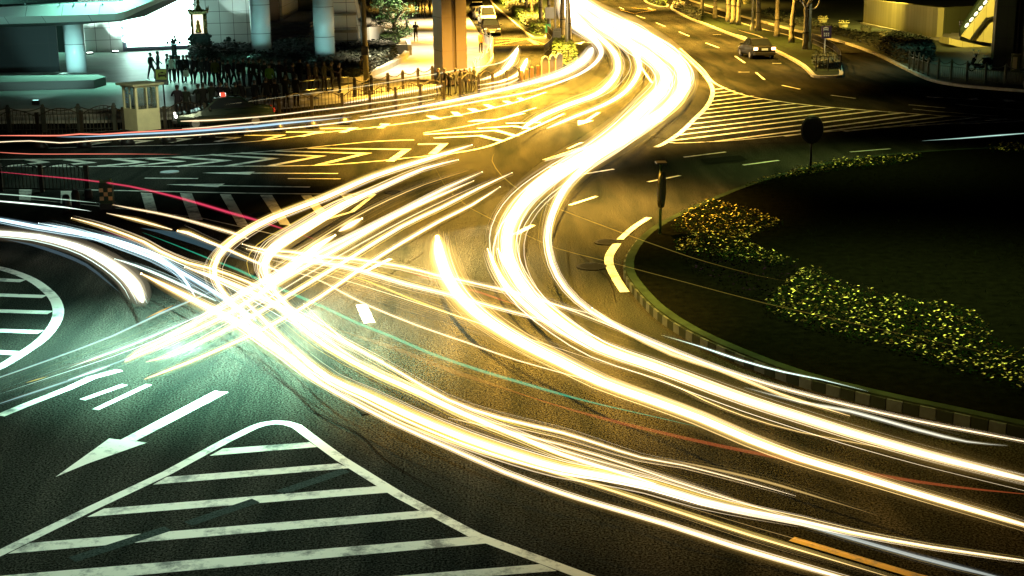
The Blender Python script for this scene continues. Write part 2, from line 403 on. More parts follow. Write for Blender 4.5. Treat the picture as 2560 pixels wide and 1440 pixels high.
# hatched triangle right of the sweep
m = MB()
stroke(m, [(1560, 50), (1640, 93), (1705, 135), (1740, 167), (1767, 197), (1780, 220), (1780, 242), (1765, 270), (1735, 300), (1702, 332), (1657, 362), (1640, 369)], 0.24, smooth=True)
stroke(m, [(1700, 122), (1755, 172), (1782, 205), (1820, 225), (1870, 241), (1945, 254), (2032, 265), (2145, 275), (2260, 284), (2365, 291), (2560, 302), (2900, 318)], 0.16, smooth=True)
stroke(m, [(1662, 355), (1690, 359), (1840, 352), (2040, 333), (2320, 314), (2560, 305)], 0.13, smooth=True)
for a, b in (((1786, 225), (1815, 221)), ((1784, 234), (1835, 228)), ((1782, 243), (1855, 234)), ((1779, 254), (1882, 241)), ((1772, 264), (1912, 248)), ((1764, 275), (1950, 254)), ((1751, 286), (1992, 260)),
             ((1739, 298), (2032, 265)), ((1722, 312), (2082, 270)), ((1705, 326), (2135, 275)), ((1687, 340), (2192, 278)), ((1672, 354), (2260, 283)), ((1790, 355), (2311, 287)), ((1960, 342), (2375, 291)),
             ((2110, 330), (2443, 295)), ((2272, 317), (2520, 299)), ((2400, 311), (2590, 303))):
    stroke(m, [a, b], 0.26)
tag(m.build("road_marking", PAINTW), kind='structure')
m = MB()
for q in ([(2311, 243), (2345, 244), (2363, 245), (2335, 246.5)], [(2412, 249), (2440, 246), (2447, 250), (2430, 251.5)], [(2505, 250), (2530, 251), (2540, 254.5), (2512, 254.5)]): poly(m, q)
stroke(m, [(2388, 262), (2450, 268), (2560, 277)], 0.13); stroke(m, [(2282, 274), (2340, 280), (2495, 292)], 0.13); stroke(m, [(2365, 246), (2470, 252), (2640, 262)], 0.12)
tag(m.build("lane_arrow", PAINT), kind='structure')
# arc beside the roundabout and yellow line bottom right
m = MB()
stroke(m, [(1622, 546), (1585, 570), (1550, 601)], 0.20, smooth=True); stroke(m, [(1543, 611), (1524, 640), (1524, 666), (1542, 702), (1562, 733)], 0.24, smooth=True)
tag(m.build("road_marking", PAINT), kind='structure')
m = MB(); stroke(m, [(1979, 1352), (2290, 1445), (2500, 1500)], 0.17); tag(m.build("road_marking", PAINTY), kind='structure')
# tar seams, patches and dark wheel tracks
m = MB(); TAR = mat("tar_seam", (0.009, 0.009, 0.008), 0.9, spec=0.0)
for q, wd in (([(780, 1030), (900, 1090), (960, 1150), (1090, 1230)], .025), ([(1450, 640), (1520, 700), (1540, 760)], .03),
              ([(1560, 330), (1700, 352), (1900, 360), (2200, 352)], .07),  ([(1180, 240), (1400, 236), (1560, 236)], .12)):
    stroke(m, q, wd, smooth=True)
tag(m.build("tar_seam", TAR), kind='structure')
m = MB(); PT = mat("asphalt_patch", (0.012, 0.013, 0.012), 0.9, var=.6, vscale=25, spec=0.0)
for q in ([(880, 1010), (930, 1000), (960, 1030), (905, 1040)], [(1750, 400), (1850, 390), (1870, 402), (1765, 412)]): poly(m, q)
tag(m.build("asphalt_patch", PT), kind='structure')
# manhole covers
IRON = mat("cast_iron", (0.011, 0.012, 0.012), 0.6, metal=0.0, bump=0.3, bscale=60, spec=0.02)
PALE = mat("pale_iron", (0.40, 0.46, 0.50), 0.5)
for x, y, r, mm, lb in ((424, 431, .36, PALE, "pale round manhole cover beside the row of chevrons"), (446, 559, .34, IRON, "dark manhole cover at the foot of the striped hatch bars"),
                    (985, 482, .33, IRON, "manhole cover in the golden road near the crossing trails"), (1518, 607, .38, IRON, "dark manhole cover just left of the white kerb arc"), (1480, 668, .42, IRON, "large dark manhole cover beside the widest light trail"),
                    (648, 537, .34, IRON, "manhole cover touching the curved headlight trail by the hatch")):
    p = G(x, y); mb = MB(); mb.lathe((0, 0, 0), [(r, 0.0), (r, 0.03), (r*.9, 0.034)], 28)
    for k in range(-3, 4):
        if mm is IRON: mb.box((0, k*r*.24, 0.036), (1.5*r*math.cos(k*.33), 0.025, 0.008))
    tag(mb.build("manhole_cover", mm, loc=(p.x, p.y, 0)), lb, "manhole cover", "manhole covers in the road")

# ------------------------------------------------------------------ light streaks left by the traffic: real glowing tubes at lamp height
W_ = (1.0, 0.80, 0.52); WT = (0.72, 1.0, 0.90); WG = (1.0, 0.66, 0.24); BL = (0.45, 0.75, 0.95); RD = (0.90, 0.05, 0.12); TQ = (0.02, 0.5, 0.28); OR = (1.0, 0.45, 0.06)
CO_ = (0.95, 0.22, 0.14); BR = (0.55, 0.10, 0.03); GD = (0.90, 0.62, 0.10)
def glow_mat(col, st, see=False, sample=True):
    key = ("g", tuple(col), round(st, 3), see, sample)
    if key in MATS: return MATS[key]
    m = bpy.data.materials.new("lamp_glow"); m.use_nodes = True; n = m.node_tree; n.nodes.clear(); N = n.nodes.new; L = n.links
    e = N("ShaderNodeEmission"); e.inputs[0].default_value = (*col, 1); e.inputs[1].default_value = st; o = N("ShaderNodeOutputMaterial")
    if see:
        t = N("ShaderNodeBsdfTransparent"); a = N("ShaderNodeAddShader"); L.new(e.outputs[0], a.inputs[0]); L.new(t.outputs[0], a.inputs[1]); L.new(a.outputs[0], o.inputs[0])
    else: L.new(e.outputs[0], o.inputs[0])
    m.cycles.emission_sampling = 'FRONT' if sample else 'NONE'
    MATS[key] = m; return m
def air_mat(col, st):
    key = ("a", tuple(col), round(st, 3))
    if key in MATS: return MATS[key]
    m = bpy.data.materials.new("glowing_air"); m.use_nodes = True; n = m.node_tree; n.nodes.clear(); N = n.nodes.new; L = n.links
    e = N("ShaderNodeEmission"); e.inputs[0].default_value = (*col, 1); e.inputs[1].default_value = st; o = N("ShaderNodeOutputMaterial")
    L.new(e.outputs[0], o.inputs["Volume"]); m.cycles.homogeneous_volume = True
    MATS[key] = m; return m

def lerp_list(ws, t):
    if not isinstance(ws, (list, tuple)): return ws
    x = t*(len(ws)-1); i = min(int(x), len(ws)-2); return ws[i]+(ws[i+1]-ws[i])*(x-i)

def trail(label, pts, w, col=W_, st=9.0, z=0.65, n=0, spread=1.2, scol=None, sst=None, glow=1.0, see=False, sample=True, group=None, seed=None, gcol=None):
    """w: width in picture px of the photo (2560 wide) from first to last point"""
    w = [q*.58 for q in w] if isinstance(w, (list, tuple)) else w*.85
    if not see: st = 1.15+st*.06
    else: st *= .42
    rnd = random.Random(seed if seed is not None else len(label)*31+int(pts[0][0]))
    P = smooth_pts([G(x, y, z) for x, y in pts], 1.3); N = len(P)
    def rad(i): return lerp_list(w, i/(N-1))/2*dist(P[i])/F
    def nrm(i):
        t = P[min(i+1, N-1)]-P[max(i-1, 0)]; t.z = 0; t.normalize(); return Vector((-t.y, t.x, 0))
    o = MB()
    rs = [rad(i)*(min(1, .15+i/(N*.3), .15+(N-1-i)/(N*.3)) if see else 1) for i in range(N)]
    if N > 4: rs[0] *= .35; rs[-1] *= .35; rs[1] *= .8; rs[-2] *= .8
    o.tube(P, [r*(.6 if glow >= .8 and not see else 1) for r in rs], n=7); ob = o.build("light_trail", glow_mat(col, st, see, sample), smooth=True)
    tag(ob, label, "light trail", group)
    for k in range(int(n*4)):
        a = rnd.gauss(0, 1.35)*spread*.8; vz = rnd.gauss(0, .6)*spread*.8; ph = rnd.uniform(0, 6.28); fr = rnd.uniform(.02, .07)
        i0 = int(rnd.uniform(0, .35)*N) if rnd.random() < .5 else 0; i1 = N if rnd.random() < .5 else int(rnd.uniform(.65, 1)*N)
        Q = []; R = []; fac = rnd.choice([.05, .08, .12, .20])
        for i in range(i0, i1):
            Q.append(P[i]+nrm(i)*rad(i)*2*(a+.25*math.sin(ph+i*fr*6))+Vector((0, 0, vz*rad(i)*2))); R.append(rad(i)*fac)
        if len(Q) < 4: continue
        nq = len(Q); R = [r*min(1, .12+i/(nq*.22), .12+(nq-1-i)/(nq*.22)) for i, r in enumerate(R)]
        s = MB(); s.tube(Q, R, n=5)
        c = (scol or col) if rnd.random() < .7 else (GD if not scol else col)
        s.build("streak", glow_mat(c, round(max(.02, (sst or st*.28)*rnd.choice([.35, .8, 1.5])), 2), True, False), ob, smooth=True)
    if glow:
        gc = gcol or ((1.0, .62, .16) if (col in (W_, WG)) else col)
        big = sum(rs)/N > .045 and not see
        for kk, e in (((1.0, 1.6), (1.25, .9), (1.6, .5), (2.1, .25), (3.0, .11), (4.8, .045)) if big else ((1.0, .9), (1.5, .4), (2.4, .16), (4.0, .05)) if not see else ((1.5, .25), (2.6, .08))):
            h = MB(); h.tube(P, [r*kk for r in rs], n=10)
            rm = sum(rs)/N*kk*2
            cc = tuple(g**(.3 if kk < 1.1 else .5 if kk < 1.3 else .8 if kk < 1.6 else 1.0) for g in gc)
            h.build("glow", air_mat(cc, round(glow*e/rm, 2)), ob, smooth=True)
    return ob

# --- the two big sweeps from the top road round to the bottom right corner
trail("widest white light trail, outer edge of the sweep, passing closest to the roundabout kerb",
      [(1425, -20), (1500, 32), (1580, 75), (1650, 118), (1697, 160), (1712, 200), (1690, 245), (1630, 300), (1560, 350), (1480, 402), (1420, 458), (1388, 512), (1370, 570), (1370, 625), (1392, 690), (1440, 750), (1520, 805), (1637, 858), (1758, 906), (1867, 944), (1979, 977), (2125, 1014), (2292, 1052), (2458, 1084), (2620, 1115)],
      [8, 13, 17, 20, 24, 24, 24, 26, 26, 22, 14, 10, 8], st=12, n=9, spread=1.1, glow=1.4)
trail("thick white trail curving inside the widest one, becoming the broad band at right",
      [(1405, -15), (1470, 42), (1545, 92), (1620, 138), (1662, 180), (1660, 215), (1622, 258), (1560, 318), (1500, 364), (1420, 414), (1345, 468), (1300, 515), (1272, 570), (1268, 625), (1285, 680), (1330, 745), (1410, 812), (1500, 868), (1625, 912), (1750, 958), (1875, 1003), (2000, 1043), (2125, 1082), (2250, 1118), (2375, 1152), (2640, 1218)],
      [5, 8, 10, 13, 16, 18, 20, 22, 26, 30, 34, 34, 32, 30], st=12, n=12, spread=1.0, glow=1.3)
trail("white trail beginning in a rounded stub in mid road, gold along its top edge",
      [(1093, 592), (1100, 640), (1122, 700), (1160, 752), (1220, 804), (1310, 860), (1400, 905), (1500, 955), (1625, 1000), (1750, 1046), (1875, 1100), (2000, 1146), (2125, 1183), (2250, 1221), (2375, 1258), (2640, 1335)],
      [30, 34, 34, 32, 30, 28, 26, 24, 22, 22], st=12, n=11, spread=1.0, scol=WG, glow=1.3)
trail("short white trail with a stubby start just left of the thick inner sweep",
      [(1219, 622), (1238, 668), (1270, 718), (1325, 772), (1400, 828), (1480, 872)], [10, 16, 18, 14, 8], st=10, n=4)
trail("second stubby white trail starting beside the sweep, right of its twin",
      [(1245, 622), (1264, 662), (1300, 712), (1360, 770)], [10, 14, 14, 10], st=10, n=2)
trail("thin gold line of light hugging the upper edge of the broad right hand band",
      [(1480, 770), (1560, 826), (1680, 886), (1800, 925), (1950, 985), (2125, 1040)], 5, col=WG, st=3, n=3, spread=2, glow=.8)
trail("pale grey streaks between the two brightest bands at the right edge",
      [(1860, 968), (2000, 1005), (2125, 1028), (2292, 1074), (2417, 1104), (2520, 1114)], [4, 9, 9, 4], col=(.85, .85, .70), st=.8, n=6, spread=1.4, see=True, glow=.5)
trail("cold white streak along the foot of the checkered roundabout kerb",
      [(1655, 838), (1750, 866), (1850, 900), (1960, 930), (2050, 948), (2170, 978)], [3, 6, 5, 3], col=(.75, 1, .9), st=1.6, n=3, see=True, glow=.4)
trail("thin cream trail in the dark road between the two bands at lower right",
      [(1500, 905), (1650, 948), (1760, 1000), (1860, 1040), (2000, 1080), (2200, 1118), (2400, 1160)], [5, 5, 3, 3], col=WG, st=1.2, n=4, spread=2.5, see=True, glow=.6)
# --- lower bundle
trail("lowest bright white trail, outer border of the bundle above the hatched triangle",
      [(353, 684), (469, 742), (594, 806), (665, 855), (719, 893), (770, 938), (841, 982), (981, 1056), (1122, 1119), (1263, 1181), (1403, 1232), (1500, 1262), (1667, 1311), (1833, 1365), (2000, 1414), (2180, 1465)],
      [14, 20, 26, 22, 12, 11, 12, 13, 14, 16, 18, 18], st=11, n=4, spread=.9, glow=1.2)
trail("broad cream trail in the middle of the lower bundle",
      [(600, 740), (660, 800), (740, 880), (823, 945), (911, 985), (1016, 1035), (1157, 1093), (1298, 1140), (1403, 1170), (1500, 1187), (1625, 1213), (1750, 1250), (1875, 1278), (2000, 1302), (2125, 1330), (2333, 1368), (2640, 1412)],
      [10, 14, 20, 24, 24, 22, 20, 16, 12, 10], st=10, n=12, spread=1.2, glow=1.2)
trail("white trail merging into the cream one from above in the lower bundle",
      [(640, 715), (720, 790), (820, 868), (946, 936), (1052, 982), (1157, 1033), (1298, 1091), (1403, 1135), (1520, 1172), (1640, 1210)],
      [8, 14, 16, 18, 16, 12], st=9, n=9, spread=1.3)
trail("thin bright trail along the top of the lower bundle",
      [(760, 760), (860, 850), (981, 920), (1122, 1000), (1250, 1045), (1403, 1081), (1500, 1111), (1604, 1144), (1708, 1163), (1875, 1207), (1990, 1240)],
      [5, 8, 9, 8, 5, 3], st=5, n=8, spread=3.2, scol=WG, glow=.9)
trail("fine cream line crossing the lower bundle just above its widest band",
      [(1122, 1045), (1300, 1085), (1500, 1140), (1667, 1196), (1833, 1250), (1975, 1292)], [4, 6, 6, 3], st=3, n=7, spread=3, glow=.8, scol=WG)
trail("bundle of fine gold lines below the broad cream trail",
      [(860, 985), (1016, 1062), (1200, 1130), (1350, 1172), (1500, 1217), (1708, 1284), (1875, 1338), (2042, 1388), (2250, 1450)], [5, 6, 6, 7, 9, 9], col=WG, st=1.5, n=16, spread=2.4, glow=.9, see=True)
trail("bluish grey streak at the bottom right under the broad cream trail",
      [(1900, 1290), (2000, 1310), (2125, 1345), (2292, 1392), (2458, 1434), (2600, 1470)], [6, 12, 14, 12], col=(.55, .62, .58), st=.45, n=5, see=True, glow=.5)
trail("dull gold haze line in the dark road above the lower bundle",
      [(1600, 1137), (1750, 1165), (1900, 1200), (2010, 1232), (2200, 1290)], [4, 8, 8, 4], col=WG, st=.35, n=4, spread=2, see=True, glow=.5, sample=False)
trail("yellow streak inside the lower bundle above the hatch tip",
      [(890, 900), (980, 938), (1060, 975), (1130, 1003), (1250, 1050), (1420, 1100)], [4, 7, 7, 4], col=(.75, .62, .03), st=1.0, see=True, glow=.4, sample=False)
# --- coloured tail light lines
trail("turquoise line of light running from upper left through the crossing to the lower right",
      [(356, 581), (437, 612), (531, 650), (594, 674), (662, 706), (740, 738), (816, 771), (894, 808), (981, 842), (1075, 883), (1200, 926), (1325, 963), (1419, 990), (1500, 1011), (1646, 1044), (1770, 1073)],
      [7, 10, 11, 11, 11, 11, 10, 6], col=TQ, st=.6, see=True, glow=0.3, sample=False)
trail("thin blue grey haze of light beside the turquoise line at upper left",
      [(352, 570), (450, 590), (540, 622), (640, 662)], [14, 34, 30, 14], col=(.10, .22, .28), st=.35, see=True, glow=0, sample=False)
trail("pinkish red line of light from the left edge down to the striped bars",
      [(-40, 427), (0, 430), (106, 440), (212, 450), (325, 466), (450, 495), (575, 532), (640, 550), (710, 573), (797, 601)], [4, 4, 5, 7, 9, 9, 8], col=RD, st=.6, see=True, glow=.3, z=.9, sample=False)
trail("dark red line of light low on the right, crossing under the white bands",
      [(1262, 971), (1380, 1010), (1500, 1044), (1625, 1075), (1792, 1113), (1938, 1142), (2083, 1168), (2292, 1204), (2458, 1225), (2620, 1240)], [9, 13, 13, 14, 14, 14], col=BR, st=.42, see=True, glow=.15, sample=False)
trail("faint orange brown line of light below the turquoise one",
      [(794, 806), (880, 836), (980, 868), (1060, 900), (1137, 930), (1262, 971), (1380, 1012)], [8, 16, 18, 10], col=(.6, .22, .03), st=.18, see=True, glow=.15, sample=False)
trail("short red line of light in mid road between white streaks",
      [(990, 672), (1040, 686), (1090, 702), (1150, 718), (1200, 731), (1260, 752), (1330, 774)], [5, 8, 8, 8, 6], col=(.75, .10, .06), st=.4, see=True, glow=.2, sample=False)
trail("faint pink line of light among the white arcs at left",
      [(250, 574), (300, 590), (345, 603), (400, 625), (470, 650)], [5, 8, 8, 5], col=(.5, .08, .2), st=.3, see=True, glow=.1, sample=False)
trail("coral line of light along the left railing",
      [(-40, 339), (0, 339), (75, 339), (150, 339), (200, 335), (250, 336), (325, 331), (420, 326), (500, 322), (640, 314)], 3.2, col=CO_, st=1.8, see=True, glow=.3, sample=False)
trail("faint coral line of light lying across the dark lanes at left",
      [(-40, 380), (0, 381), (75, 385), (200, 385), (330, 385), (450, 386)], [2, 3, 3, 1.5], col=CO_, st=1.2, see=True, glow=.2, sample=False)
# --- upper left lane
trail("long white trail from the left edge below the railing to the top road",
      [(-40, 356), (0, 355), (75, 352), (150, 357), (200, 354), (300, 347), (450, 340), (560, 332), (700, 322), (810, 311), (935, 295), (1060, 277), (1200, 252), (1310, 232), (1385, 210), (1450, 184), (1490, 155), (1503, 128), (1485, 98), (1450, 68), (1425, 42), (1408, -15)],
      [4, 4, 4, 5, 6, 8, 10, 14, 18, 22, 20, 16, 12], st=9, n=4, spread=1.2, glow=.9, gcol=W_)
trail("pale blue line of light above the long white one at left",
      [(142, 342), (210, 342), (325, 336), (450, 330), (560, 322), (640, 316), (710, 308), (800, 300), (880, 292)], [4, 6, 8, 9, 9, 5], col=BL, st=1.0, n=3, see=True, glow=.3, sample=False)
trail("upper white trail entering the right turn beside the island hedge",
      [(900, 292), (1010, 274), (1130, 252), (1240, 228), (1340, 203), (1410, 180), (1460, 150), (1480, 122)], [4, 8, 10, 13, 13, 10], st=7, n=4, spread=1.3, glow=.9, gcol=W_)
trail("bright double line of light seen between the railing panels",
      [(855, 259), (930, 246), (1010, 232), (1085, 219), (1110, 213)], [4, 8, 8, 7], st=7, n=2, glow=.7)
trail("low white line of light chopped by the railing bars, from the headlight star",
      [(455, 322), (520, 318), (560, 314), (695, 301), (810, 290), (922, 275), (985, 265), (1085, 248)], [4, 4, 4.5, 5], st=5, glow=.4, n=1)
trail("upper white line of light chopped by the railing bars",
      [(452, 303), (520, 301), (600, 296), (700, 287), (785, 276), (860, 268), (922, 259), (1047, 242), (1100, 232)], [7, 4, 4, 4.5], st=4, glow=.4, n=1)
trail("thin greenish gold line of light at cab height above the railings",
      [(560, 262), (700, 243), (872, 221), (1010, 199), (1140, 176), (1235, 161), (1267, 148), (1285, 130), (1297, 113)], [1.5, 2, 3, 4, 5, 8], col=(.9, .85, .5), st=1.3, see=True, glow=.3, z=1.2, sample=False)
trail("white arc in the side street beside the curved white railing",
      [(1192, 202), (1235, 190), (1262, 174), (1280, 152), (1294, 122)], [8, 12, 14, 10, 8], st=6, n=2, glow=.9)
trail("shorter white arc in the side street, to the right",
      [(1195, 213), (1250, 204), (1290, 188), (1308, 168), (1317, 148)], [5, 9, 12, 9], st=6, n=2, glow=.9)
trail("tiny white curl of light in the side street",
      [(1296, 192), (1306, 182), (1314, 165)], [5, 6, 5], st=4, glow=.6)
trail("white line of light behind the last arched railing panels",
      [(1195, 224), (1240, 215), (1275, 207), (1297, 196)], 4, st=5, glow=.4)
# --- inner turning trails of the top road
trail("white trail that stops in a blunt end above the lane arrows, leftmost of the two",
      [(1305, 322), (1350, 292), (1420, 262), (1490, 236), (1528, 205), (1545, 172), (1538, 135), (1505, 98), (1455, 55), (1418, 15)], [14, 15, 14, 11, 9, 9, 8, 6], st=10, n=6, spread=1.8, glow=.9)
trail("white trail that stops in a blunt end above the lane arrows, rightmost of the two",
      [(1367, 321), (1440, 290), (1510, 262), (1560, 232), (1590, 195), (1598, 162), (1580, 122), (1535, 85), (1478, 45), (1425, 5)], [10, 12, 12, 11, 10, 9, 8, 6], st=10, n=6, spread=1.8, glow=.9)
trail("white haze filled trail in the middle of the top road",
      [(1420, -10), (1480, 45), (1560, 96), (1630, 150), (1660, 190), (1675, 225)], [6, 10, 14, 12, 6], st=9, n=6, spread=2, glow=1.0)
trail("white streak cutting across both sweeps below the lane arrow",
      [(1362, 403), (1440, 378), (1535, 342), (1620, 292), (1690, 250)], [4, 8, 10, 8], st=5, n=2, glow=.7)
trail("white streak beside the inner sweep where the asphalt glitters",
      [(1372, 420), (1450, 395), (1545, 358), (1605, 330)], [5, 8, 8, 5], st=5, n=2, glow=.7)
trail("short blunt white line of light left of the thick inner sweep",
      [(1297, 500), (1325, 470), (1372, 432), (1400, 412)], [8, 12, 12, 8], col=WG, st=4, n=2, glow=.8)
# --- diagonals of the crossing traffic
trail("long white trail from upper right hooking sharply left at the crossing",
      [(1180, 362), (1120, 381), (1060, 400), (935, 440), (810, 495), (685, 543), (612, 582), (562, 620), (536, 665), (546, 712), (586, 762), (650, 830), (740, 905), (830, 960)],
      [8, 11, 12, 13, 14, 15, 14, 12, 11, 10, 9], st=11, n=7, spread=1.3, glow=1.1)
trail("white trail just below the hooking one with the same bend",
      [(1146, 399), (1060, 421), (935, 476), (860, 510), (765, 567), (695, 612), (662, 655), (672, 705), (720, 765), (800, 835), (900, 905)],
      [7, 10, 12, 20, 24, 18, 12, 10, 9], st=11, n=9, spread=1.4, glow=1.2)
trail("first diagonal white trail below the two bends",
      [(1205, 430), (1110, 472), (1010, 524), (885, 587), (735, 662), (600, 738), (480, 812), (340, 882), (312, 904)], [4, 7, 8, 9, 10, 10, 8, 6], st=9, n=7, spread=1.6, glow=1)
trail("diagonal white trail, thickest of the parallel lines",
      [(1184, 452), (1085, 495), (985, 542), (835, 627), (700, 702), (560, 790), (430, 850), (311, 905)], [5, 8, 9, 11, 12, 13, 13, 11], st=10, n=6, spread=1.4, glow=1)
trail("diagonal white trail ending low at left in the glittering asphalt",
      [(1280, 432), (1200, 469), (1100, 520), (1000, 568), (880, 642), (760, 715), (640, 785), (500, 856), (420, 890), (365, 905)], [5, 7, 8, 9, 10, 10, 8], st=9, n=5, spread=1.4, glow=.9)
trail("lowest diagonal white trail, ending in a blunt tip above the big arrow",
      [(1250, 467), (1180, 512), (1100, 552), (950, 640), (800, 742), (719, 790), (625, 839), (469, 907), (361, 948)], [5, 8, 9, 10, 10, 11, 11, 12], st=10, n=4, spread=1.2, glow=1)
trail("broken block of white light between the diagonals",
      [(905, 546), (876, 562), (848, 578)], [16, 22, 18], st=7, n=2, glow=.8)
trail("thick white burst of light at the heart of the crossing",
      [(838, 588), (790, 618), (740, 660), (690, 700), (640, 740)], [12, 20, 24, 22, 14], st=9, n=6, spread=1.3, glow=1.2)
trail("icy blue line of light leading down to the left edge, upper of the two",
      [(560, 715), (469, 755), (400, 784), (281, 840), (125, 899), (0, 943), (-50, 960)], [8, 7, 6, 5, 5], col=(.40, .62, .68), st=.65, n=4, see=True, glow=.4)
trail("icy blue line of light leading down to the left edge, lower of the two",
      [(430, 855), (350, 884), (272, 914), (170, 952), (50, 992), (-40, 1022)], [4, 5, 6, 6], col=(.40, .62, .68), st=.65, n=3, see=True, glow=.4)
trail("cream streak crossing the grainy bright patch at left",
      [(560, 762), (440, 815), (330, 862), (230, 898), (168, 922)], [4, 6, 7, 5], col=WT, st=1.2, n=7, spread=3, see=True, glow=.7)
trail("short blunt white dash of light above the painted dashes",
      [(274, 914), (235, 928), (170, 950)], [7, 8, 4], col=WT, st=4, glow=.7)
trail("short cream dash of light beneath its brighter neighbour at left",
      [(304, 925), (265, 936), (226, 946)], [4, 5, 4], col=WT, st=1.5, see=True, glow=.4)
trail("orange dash of light above the icy blue line", [(436, 762), (400, 779), (363, 796)], [4, 6, 5], col=OR, st=.6, see=True, glow=.3, sample=False)
trail("faint amber line of light over the grainy patch", [(275, 880), (235, 898), (170, 915)], [8, 9, 3], col=(.7, .3, .05), st=.4, see=True, glow=.3, sample=False)
trail("yellow dash of light low at the left edge", [(120, 941), (92, 949), (64, 957)], 2.5, col=GD, st=.8, see=True, glow=.2, sample=False)
# --- lines running right from the crossing
trail("white line running from the crossing to the right, uppermost of the pair",
      [(606, 610), (660, 625), (730, 630), (800, 642), (887, 648), (1012, 668), (1090, 688), (1169, 704), (1294, 735), (1400, 765), (1500, 790)], [6, 9, 9, 8, 7, 6, 4], st=6, n=8, spread=2.0, glow=.9)
trail("white line running from the crossing to the right, lower of the pair",
      [(616, 622), (700, 640), (800, 655), (887, 672), (1012, 709), (1106, 732), (1231, 766), (1387, 808), (1500, 846)], [6, 10, 9, 8, 7, 5], st=6, n=8, spread=2.0, glow=.9)
trail("faint cream line arching across the brown asphalt under the pair",
      [(640, 655), (778, 692), (850, 728), (919, 763), (1044, 814), (1169, 857), (1294, 901), (1481, 953), (1600, 985)], [6, 7, 7, 6, 4], st=1.0, see=True, n=3, glow=.6)
trail("gold line of light between the pair and the faint cream arch",
      [(830, 676), (919, 703), (1012, 741), (1137, 788), (1210, 812), (1290, 842)], [3, 6, 6, 4], col=GD, st=.9, n=5, spread=2.5, see=True, glow=.5)
trail("white lines of light fanning right of the mid road stub",
      [(1150, 705), (1240, 718), (1330, 742), (1440, 780), (1560, 828), (1680, 872)], [3, 5, 5, 5, 3], st=1.3, see=True, n=7, spread=3.5, glow=.6)
# --- arcs at the left
trail("thick white arc at left ending in a rounded tip over dark asphalt",
      [(-40, 578), (0, 583), (94, 592), (187, 615), (250, 643), (305, 680), (338, 715), (357, 755)], [14, 15, 16, 18, 22, 26, 28], col=WT, st=10, n=6, spread=1.0, glow=1, gcol=(1, .85, .55))
trail("white arc at left above the thick one, bending into the crossing",
      [(-40, 547), (0, 550), (94, 568), (219, 588), (281, 600), (375, 632), (437, 672), (469, 710), (488, 742)], [7, 9, 10, 11, 10, 8, 6], col=WT, st=7, n=6, spread=1.6, scol=(.6, .9, 1.0), glow=.8, gcol=BL)
trail("white arc starting at a square end beside the upper left arcs",
      [(97, 558), (160, 570), (240, 592), (310, 618), (390, 648), (470, 690), (560, 745), (640, 800)], [4, 8, 9, 9, 9, 10, 14], col=WT, st=7, n=6, spread=1.7, scol=(.6, .9, 1.0), glow=.8, gcol=BL)
trail("double white arc beginning beneath the hazard post",
      [(179, 545), (230, 558), (281, 574), (359, 604), (400, 628), (469, 657), (531, 672), (620, 705), (700, 746)], [5, 6, 7, 8, 8, 8, 10], col=W_, st=6, n=6, spread=1.7, glow=.8)
trail("white arc from behind the hazard post to the crossing",
      [(267, 533), (340, 549), (430, 574)], [3, 7, 8], col=W_, st=6, n=2, glow=.7)
trail("continuing white arc with a bright bead at its start",
      [(444, 577), (470, 582), (520, 603), (562, 620), (640, 655), (730, 690)], [14, 9, 8, 8, 8], col=W_, st=7, n=3, glow=.8)
trail("pale green white line of light behind the black bollards, upper",
      [(-40, 483), (0, 485), (90, 492), (182, 501), (250, 508)], [3, 3.5, 3], col=(.55, .85, .65), st=.9, see=True, glow=.4)
trail("pale green white line of light behind the black bollards, lower",
      [(-40, 500), (0, 503), (80, 510), (160, 518), (228, 528)], [4, 5, 4.5], col=(.8, 1, .85), st=2.2, see=True, glow=.5)
trail("white line of light passing the bars of the striped box",
      [(283, 512), (335, 522), (390, 532), (457, 547), (525, 566), (580, 582), (620, 597)], [3, 4.5, 5, 7, 8], col=W_, st=3.5, n=3, glow=.6)
trail("bluish white trail start in a square end left of the crossing",
      [(287, 647), (340, 664), (400, 688), (462, 716), (540, 752)], [5, 7, 8, 9], col=WT, st=5, n=3, glow=.6)
trail("white trail with a square end entering the crossing from the left",
      [(462, 668), (530, 690), (594, 716), (680, 756), (750, 792), (850, 850), (960, 905)], [10, 13, 14, 14, 12], st=8, n=6, spread=1.3, glow=1)
trail("dim blue band of light low at left above the road hatch", [(10, 598), (80, 612), (150, 634), (215, 662), (270, 705), (300, 732)], [10, 14, 14, 10, 4], col=(.13, .22, .28), st=.4, see=True, glow=0, sample=False)
# --- fine gold lines high over the junction and by the car
trail("fine gold line of light crossing the dark roundabout, upper of the two",
      [(1237, 382), (1230, 402), (1255, 440), (1312, 484), (1375, 514), (1560, 584), (1680, 627), (1767, 655), (1900, 690), (1985, 706)], [3, 4, 4, 3.5, 2.5, 1.8, 1], col=GD, st=.2, see=True, glow=.05, z=3.0, sample=False)
trail("fine gold line of light crossing the dark roundabout, lower of the two",
      [(1080, 400), (1110, 460), (1175, 520), (1300, 580), (1390, 620), (1500, 649), (1700, 702), (1908, 757), (2100, 800), (2330, 852), (2620, 912)], [2.5, 3, 3, 2.5, 2, 1.8, 1.8], col=GD, st=.2, see=True, glow=.05, z=3.0, sample=False)
trail("orange curve of light leading to the right tail lamp of the dark car",
      [(1845, 75), (1870, 82), (1895, 89), (1912, 98), (1918, 108), (1912, 121)], [2, 3, 4, 4], col=OR, st=2.2, see=True, glow=.2, sample=False)
trail("golden curve of light leading to the left tail lamp of the dark car",
      [(1815, 79), (1835, 85), (1860, 92), (1872, 100), (1867, 119)], [2, 4, 5, 4], col=GD, st=3, see=True, glow=.3, sample=False)
